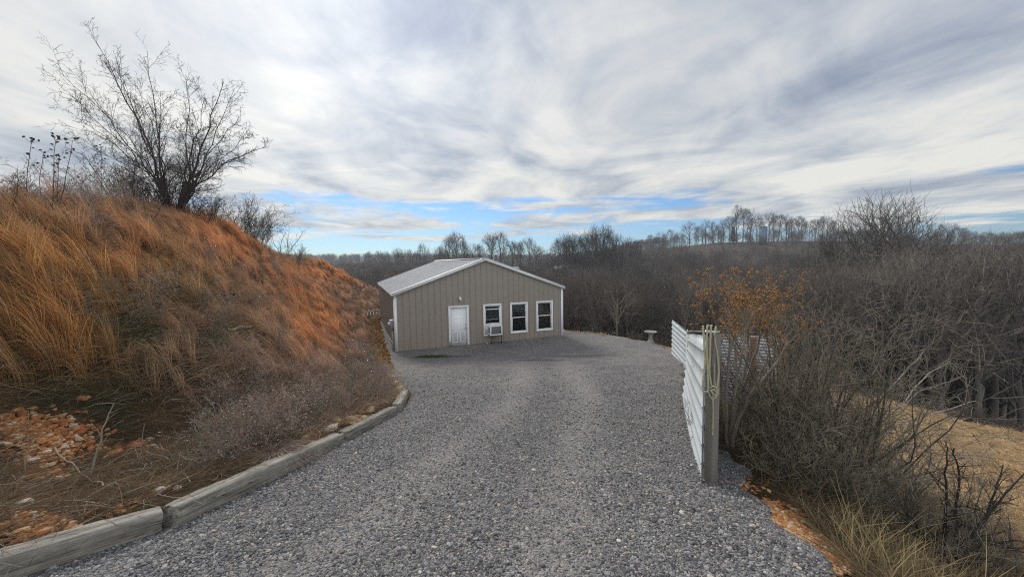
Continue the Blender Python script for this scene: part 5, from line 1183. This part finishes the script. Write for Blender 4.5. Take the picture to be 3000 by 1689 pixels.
def put_tree(pr, x, y, h, h0_, label, group=None, rz=None, z=None, name='bare_tree', cat='tree', wide=1.0):
    o = empty(name, (x, y, float(H(x, y)) if z is None else z), rng.uniform(0, 6.283) if rz is None else rz); s_ = h / h0_; o.scale = (s_ * wide, s_ * wide, s_); tag(o, label, cat, group)
    for nm, me in (('trunk', pr[0]), ('crown', pr[1])):
        c = bpy.data.objects.new(nm, me); COL.objects.link(c); c.parent = o
    return o
def scale_of(px, ytop, depth):
    """point on the ground under pixel column px at this depth, and the height that brings the crown to ytop"""
    p = P(px, ytop, depth); g = float(H(p[0], p[1])); return p[0], p[1], max(4.0, p[2] - g)
# the big pale oak and its neighbours on the right
big = dome_tree(31, 18, .30, .25, 14, 9, 8, 4, 'big_oak', TB1, twig=.028, r0=.40)
x, y, h = scale_of(2575, 572, 40); put_tree(big, x, y, h, 18.0, 'largest pale bare tree with a broad domed crown rising above the right ridge', wide=1.0)
x, y, h = scale_of(2795, 800, 31); put_tree(dome_tree(32, 13, .45, .28, 10, 7, 7, 4, 'ivy_oak', TB1, r0=.30), x, y, h, 13.0, 'bare tree with a thick dark ivy wrapped trunk right of the largest tree')
IVY = plain('dark_ivy', (.030, .036, .016), .8, 0, .4, 3)
iv = MB(); n = 2600; zz_ = rng.uniform(0, h * .62, n); a = rng.uniform(0, 6.283, n); rr = .30 * (1 - zz_ / h * .6) + rng.uniform(.02, .22, n)
b0 = np.stack([rr * np.cos(a), rr * np.sin(a), zz_], -1); dv = unit(rng.normal(0, 1, (n, 3))); Pn = np.stack([b0, b0 + dv * .08, b0 + dv * .15], 1); iv.ribbons(Pn, np.broadcast_to(np.array([.04, .13, .02]), (n, 3)), rand_side(Pn))
o = iv.build('ivy', IVY); o.location = (x, y, float(H(x, y))); tag(o, 'dark green ivy climbing the thick trunk right of the largest tree', 'ivy', kind='thing')
specs = [(2690, 640, 45, 'slimmer bare tree leaning against the right flank of the largest tree'), (2430, 690, 52, 'grey bare tree just left of the largest tree'), (2640, 780, 30, 'bare tree with two dark low stems below the largest tree'),
         (2945, 690, 42, 'bare tree nearest the right edge of the photo'), (2880, 740, 36, 'bare tree between the ivy trunk and the right edge'), (1850, 860, 30, 'dark twisted bare tree standing behind the bird bath'), (1760, 800, 36, 'dark trunked bare tree behind the gravel rim'), (2330, 800, 30, 'pale bare tree behind the seed headed shrub')]
for k, (px_, yt, dpt, lab) in enumerate(specs):
    x, y, h = scale_of(px_, yt, dpt); i = k % 6; put_tree(protos[i], x, y, h, PH[i], lab)
# skyline trees behind the roof and along the ridge
G1 = 'bare trees on the skyline behind the roof'; L1 = 'bare tree silhouetted on the distant skyline behind the tan building'
for px_, yt, dpt in [(1165, 735, 150), (1195, 738, 155), (1238, 722, 140), (1262, 730, 150), (1290, 728, 135), (1318, 700, 120), (1337, 690, 118), (1352, 712, 125), (1385, 718, 128), (1402, 722, 130), (1436, 694, 112), (1462, 690, 112), (1496, 714, 120), (1518, 716, 122), (1545, 706, 112), (1575, 728, 125), (1610, 738, 125), (1655, 700, 95), (1680, 696, 95), (1700, 705, 98), (1722, 692, 92), (1750, 678, 85), (1772, 676, 85), (1792, 690, 92), (1815, 700, 100), (1840, 708, 105), (1860, 712, 110), (1300, 735, 160), (1220, 742, 170), (1080, 742, 200), (1110, 740, 200), (1130, 742, 190), (1640, 712, 105), (1668, 710, 105), (1738, 700, 95), (1765, 705, 98)]:
    x, y, h = scale_of(px_, yt, dpt); i = int(rng.integers(0, 3)); pr, ph_ = (thin[i], 15); put_tree(pr, x, y, h * 1.08, ph_, L1, G1, wide=min(1.1, 13 / h))
G2 = 'bare trees along the top of the right ridge'; L2 = 'thin bare tree standing on the skyline of the right ridge'
for px_, yt in [(1905, 690), (1935, 682), (1965, 672), (1990, 680), (2020, 660), (2045, 668), (2068, 655), (2090, 650), (2120, 640), (2138, 645), (2160, 618), (2178, 628), (2200, 628), (2218, 642), (2255, 628), (2268, 625), (2282, 640), (2305, 640), (2322, 645), (2340, 632), (2352, 638), (2372, 645), (2390, 650), (2410, 640), (2424, 634), (2440, 655), (2760, 655), (2785, 662), (2805, 675), (2825, 676), (2858, 680), (2882, 690), (2905, 688), (2930, 690), (2965, 682), (2990, 680), (2060, 672), (2105, 660), (2150, 650), (2190, 660), (2310, 655), (2360, 660)]:
    dpt = float(np.interp(px_, [1900, 2100, 2300, 2450, 2750, 3000], [205, 184, 180, 174, 160, 148])) + rng.normal(0, 3); x, y, h = scale_of(px_, yt, dpt); h *= rng.uniform(1.0, 1.25); put_tree(thin[int(rng.integers(0, 4))], x, y, h, 15, L2, G2, wide=rng.uniform(.85, 1.25))
# small evergreen on the ridge
ev = MB(); NE = MB(); NE.tubes(np.array([[[0, 0, -.5], [0, 0, 5], [0, 0, 11]]]), np.array([[.22, .14, .02]]), 6)
for k in range(46):
    z_ = 1.5 + 9.4 * (k / 46) ** .95; L_ = 2.9 * (1 - (z_ / 11.4)) ** .8 * rng.uniform(.7, 1.15); m_ = 7; a = rng.uniform(0, 6.283, m_)
    st = np.tile([[0, 0, z_]], (m_, 1)); d_ = np.stack([np.cos(a), np.sin(a), np.full(m_, -.05)], -1); pp = polyline(st, d_, np.full(m_, L_), 5, .03, .08); ev.tubes(pp, np.broadcast_to(np.linspace(.04, .01, 5), (m_, 5)), 3)
    t_ = rng.random((m_, 26)); i_ = np.minimum((t_ * 4).astype(int), 3); f_ = (t_ * 4 - i_)[..., None]; mm = np.arange(m_)[:, None]; c_ = (pp[mm, i_] * (1 - f_) + pp[mm, i_ + 1] * f_).reshape(-1, 3)
    dv = unit(rng.normal(0, 1, c_.shape) + [0, 0, -.2]); Q_ = np.stack([c_, c_ + dv * .18, c_ + dv * .34], 1); ev.ribbons(Q_, np.broadcast_to(np.array([.06, .10, .02]), (len(c_), 3)), rand_side(Q_))
FIR = plain('dark_needles', (.022, .032, .020), .85, 0, .3, 3)
x, y, h = scale_of(2148, 662, 176); o = empty('pine_tree', (x, y, float(H(x, y)))); o.scale = (h / 11,) * 3; tag(o, 'small dark green conifer on the skyline of the right ridge', 'tree'); NE.build('trunk', TB4, o); ev.build('crown', FIR, o)
# boxy tower on the ridge
p = P(2235, 705, 168); g = float(H(p[0], p[1])); tw = empty('tower', (p[0], p[1], g), -R(33)); tag(tw, 'slate blue boxy tower among the bare trees on the right ridge', 'tower')
m, t, b = material('weathered_tower'); tc = t.new('ShaderNodeTexCoord'); sp = t.new('ShaderNodeSeparateXYZ'); t.link(tc.outputs['Object'], sp.inputs[0])
f = t.math('ADD', t.math('MULTIPLY', sp.outputs[2], .16), t.math('MULTIPLY', t.math('SUBTRACT', t.noise(tc.outputs['Object'], .8, 4, .6), .5), .5))
t.link(t.ramp(f, [(.25, (.11, .10, .10)), (.75, (.10, .17, .26))]), b.inputs['Base Color']); b.inputs['Roughness'].default_value = .6
ht = P(2235, 664, 168)[2] - g; wt = 19 / F_PX * 168 / 2
tm_ = MB().box(-wt, wt, -wt, wt, -1, ht - .25); tm_.build('body', m, tw)
MB().box(-wt - .15, wt + .15, -wt - .15, wt + .15, ht - .25, ht).build('cap', m, tw)
for sx in (-1, 1): MB().box(sx * wt * .98 - .09, sx * wt * .98 + .09, -wt - .1, -wt - .01, -1, ht - .26).build('corner_post', m, tw)
# far pale roofs among the woods
def farhouse(px_, py_, dpt, w, lab, rot):
    p = P(px_, py_, dpt); o = empty('farm_building', (p[0], p[1], p[2] - 3.2), rot); tag(o, lab, 'building')
    MB().box(-w / 2, w / 2, -3, 3, -4, 2.2).build('wall', plain('far_wall_%d' % px_, (.30, .28, .26), .8), o)
    r_ = MB(); r_.hexa([(-w / 2 - .4, -3.5, 2.1), (w / 2 + .4, -3.5, 2.1), (w / 2 + .4, 0, 3.4), (-w / 2 - .4, 0, 3.4), (-w / 2 - .4, -3.5, 2.25), (w / 2 + .4, -3.5, 2.25), (w / 2 + .4, 0, 3.6), (-w / 2 - .4, 0, 3.6)])
    r_.hexa([(-w / 2 - .4, 3.5, 2.1), (-w / 2 - .4, 0.001, 3.4), (w / 2 + .4, 0.001, 3.4), (w / 2 + .4, 3.5, 2.1), (-w / 2 - .4, 3.5, 2.25), (-w / 2 - .4, 0.001, 3.6), (w / 2 + .4, 0.001, 3.6), (w / 2 + .4, 3.5, 2.25)])
    r_.build('roof', plain('far_roof_%d' % px_, (.62, .63, .66), .5, .1), o)
    for k in range(3): MB().box(-w / 3 + k * w / 3 - .5, -w / 3 + k * w / 3 + .5, -3.06, -2.99, .3, 1.5).build('window', DARKM, o)
farhouse(1484, 786, 110, 6.5, 'distant pale roofed shed just above the right roof slope of the tan building', .15)
farhouse(1648, 783, 118, 4.2, 'distant white roofed shed in the woods right of the tan building', -.1)
# the wooded valley: single trees near, one mass beyond
G3 = 'bare trees in the wooded valley'; L3 = 'grey brown bare tree in the dense wooded valley beyond the gravel yard'
def canopy_cap(px, depth):
    """how high crowns may reach (pixel row) so that the wood keeps its profile"""
    near = np.interp(px, [600, 1100, 1500, 1660, 1900, 2150, 2350, 2500, 2750, 3000], [790, 790, 800, 800, 830, 860, 800, 740, 720, 705])
    far_ = np.interp(px, [600, 1100, 1500, 1700, 1850, 2000, 2200, 2450, 2700, 3000], [768, 762, 768, 752, 725, 708, 712, 712, 705, 712])
    w = np.clip((depth - 28) / 110, 0, 1) ** .7; return near * (1 - w) + far_ * w
pts = []; tries = 0
while len(pts) < 150 and tries < 20000:
    tries += 1
    dpt = math.exp(rng.uniform(math.log(22), math.log(120))); px_ = rng.uniform(1480 if dpt < 60 else 1040, 3060); xy = P(px_, 800, dpt)
    v_ = edge_v(np.array(xy[0]), np.array(xy[1]))
    if v_ < 3.2 or (2500 < px_ < 2650 and dpt < 45): continue
    if any((xy[0] - a[0]) ** 2 + (xy[1] - a[1]) ** 2 < (1.3 + dpt * .02) ** 2 for a in pts): continue
    pts.append((xy[0], xy[1], px_, dpt))
# stout trunked trees along the near edge of the wood
stout = [dome_tree(41, 14, .46, .28, 9, 6, 6, 3, 'stout_a', TB4, r0=.20, twig=.014), dome_tree(42, 14, .52, .24, 8, 6, 6, 3, 'stout_b', TB1, r0=.19, twig=.014), dome_tree(43, 14, .40, .30, 10, 6, 6, 3, 'stout_c', TB3, r0=.17, twig=.014)]
G4 = 'stout trees along the near edge of the wood'; L4 = 'bare tree with a stout bare trunk at the near edge of the wood'
for k in range(42):
    px_ = 1500 + 1500 * (k + rng.random()) / 42; dpt = rng.uniform(23, 40) if px_ < 2100 else rng.uniform(24, 44); xy = P(px_, 800, dpt)
    if edge_v(np.array(xy[0]), np.array(xy[1])) < 1.8 or 2500 < px_ < 2650: continue
    yt = canopy_cap(px_, dpt) + rng.normal(0, 22) - 8; h = P(px_, yt, dpt)[2] - float(H(xy[0], xy[1])); put_tree(stout[k % 3], xy[0], xy[1], float(np.clip(h, 5, 18)), 14, L4, G4)
for x, y, px_, dpt in pts:
    yt = canopy_cap(px_, dpt) + abs(rng.normal(0, 14)) - 4; p = P(px_, yt, dpt); h = p[2] - float(H(x, y))
    if h < 3.5: h = 3.5
    i = int(rng.integers(0, 7)); put_tree(protos[i], x, y, min(h, 19), PH[i], L3, G3, wide=1.0 if h > 9 else .8)
# woods mass (instances of whole trees; nobody could count these)
def joined(i, k):
    mbk = MB(); 
    for me in protos[i]:
        n = len(me.vertices); co_ = np.zeros(n * 3, np.float32); me.vertices.foreach_get('co', co_); lv = np.zeros(len(me.loops), np.int32); me.loops.foreach_get('vertex_index', lv); mbk.add(co_.reshape(-1, 3) / PH[i], lv.reshape(-1, 4))
    o = bpy.data.objects.new('w', mbk.mesh('wood_mass_%d' % k, [protos[i][1].materials[0], protos[i][0].materials[0]])); nt_ = len(protos[i][0].polygons); o.data.polygons.foreach_set('material_index', (np.arange(len(o.data.polygons)) < nt_).astype(np.int32)); return o
src = [joined(i, i) for i in range(7)]
pp = []; sc_ = []
def fill(n, d0_, d1_, pa, pb, lo=0.0):
    for _ in range(n):
        dpt = math.exp(rng.uniform(math.log(d0_), math.log(d1_))); px_ = rng.uniform(pa, pb); xy = P(px_, 800, dpt)
        if edge_v(np.array(xy[0]), np.array(xy[1])) < 4.5: continue
        g = float(H(xy[0], xy[1])); h = P(px_, canopy_cap(px_, dpt) + abs(rng.normal(0, 10)) - 9 * vnoise(np.array(px_ * .02), np.array(dpt * .02), 1.7, 2), dpt)[2] - g
        h = float(np.clip(h, 3.0 + dpt * .02, 15)); pp.append((xy[0], xy[1], g)); sc_.append(h)
fill(900, 30, 110, 1450, 3200); fill(1500, 90, 230, 1000, 3200); fill(2600, 190, 520, 760, 1950)
n = len(pp)
scatter('woods', src, np.array(pp), np.stack([np.zeros(n), np.zeros(n), rng.uniform(0, 6.283, n)], -1), np.array(sc_), rng.integers(0, 7, n), 'mass of grey brown winter woods filling the valley and hills')
# brush under the trees
bsrc = []
for k in range(4):
    stm, mbk = shrub_mesh(nstem=26, h=1.0, spread=.7, rad=.012, n2=6, n3=4, base_r=.25, minr=.006, n4=0); mbk.V += stm.V; mbk.Q += [q + mbk.n for q in stm.Q]; mbk.C += stm.C; mbk.n += stm.n; bsrc.append(bpy.data.objects.new('u', mbk.mesh('brush_%d' % k, (TB1, TB2, TB2, TB4)[k])))
pp = []; sc_ = []
for _ in range(2000):
    dpt = math.exp(rng.uniform(math.log(14), math.log(75))); px_ = rng.uniform(1500, 3200); xy = P(px_, 800, dpt); v_ = edge_v(np.array(xy[0]), np.array(xy[1]))
    if v_ < .8 or v_ > 45 or (px_ < 1980 and v_ < 6 and rng.random() < .75): continue
    pp.append((xy[0], xy[1], float(H(xy[0], xy[1])) - .05)); sc_.append(rng.uniform(.7, 1.4) * (.7 if v_ < 3 else 1.2))
n = len(pp); scatter('undergrowth', bsrc, np.array(pp), np.stack([np.zeros(n), np.zeros(n), rng.uniform(0, 6.283, n)], -1), np.array(sc_), rng.integers(0, 4, n), 'brown tangled undergrowth below the trees of the valley')

# ------------------------------------------------------------------ thin winter haze in the valley air
hz = MB().box(-720, 720, -70, 620, -40, 45); m = bpy.data.materials.new('haze_air'); m.use_nodes = True; t = NT(m); t.n.remove(t.n['Principled BSDF'])
pv_ = t.new('ShaderNodeVolumePrincipled'); pv_.inputs['Color'].default_value = (.80, .87, .97, 1); pv_.inputs['Density'].default_value = .0006; pv_.inputs['Anisotropy'].default_value = .2
t.link(pv_.outputs[0], t.n['Material Output'].inputs['Volume'])
tag(hz.build('haze', m), kind='stuff')
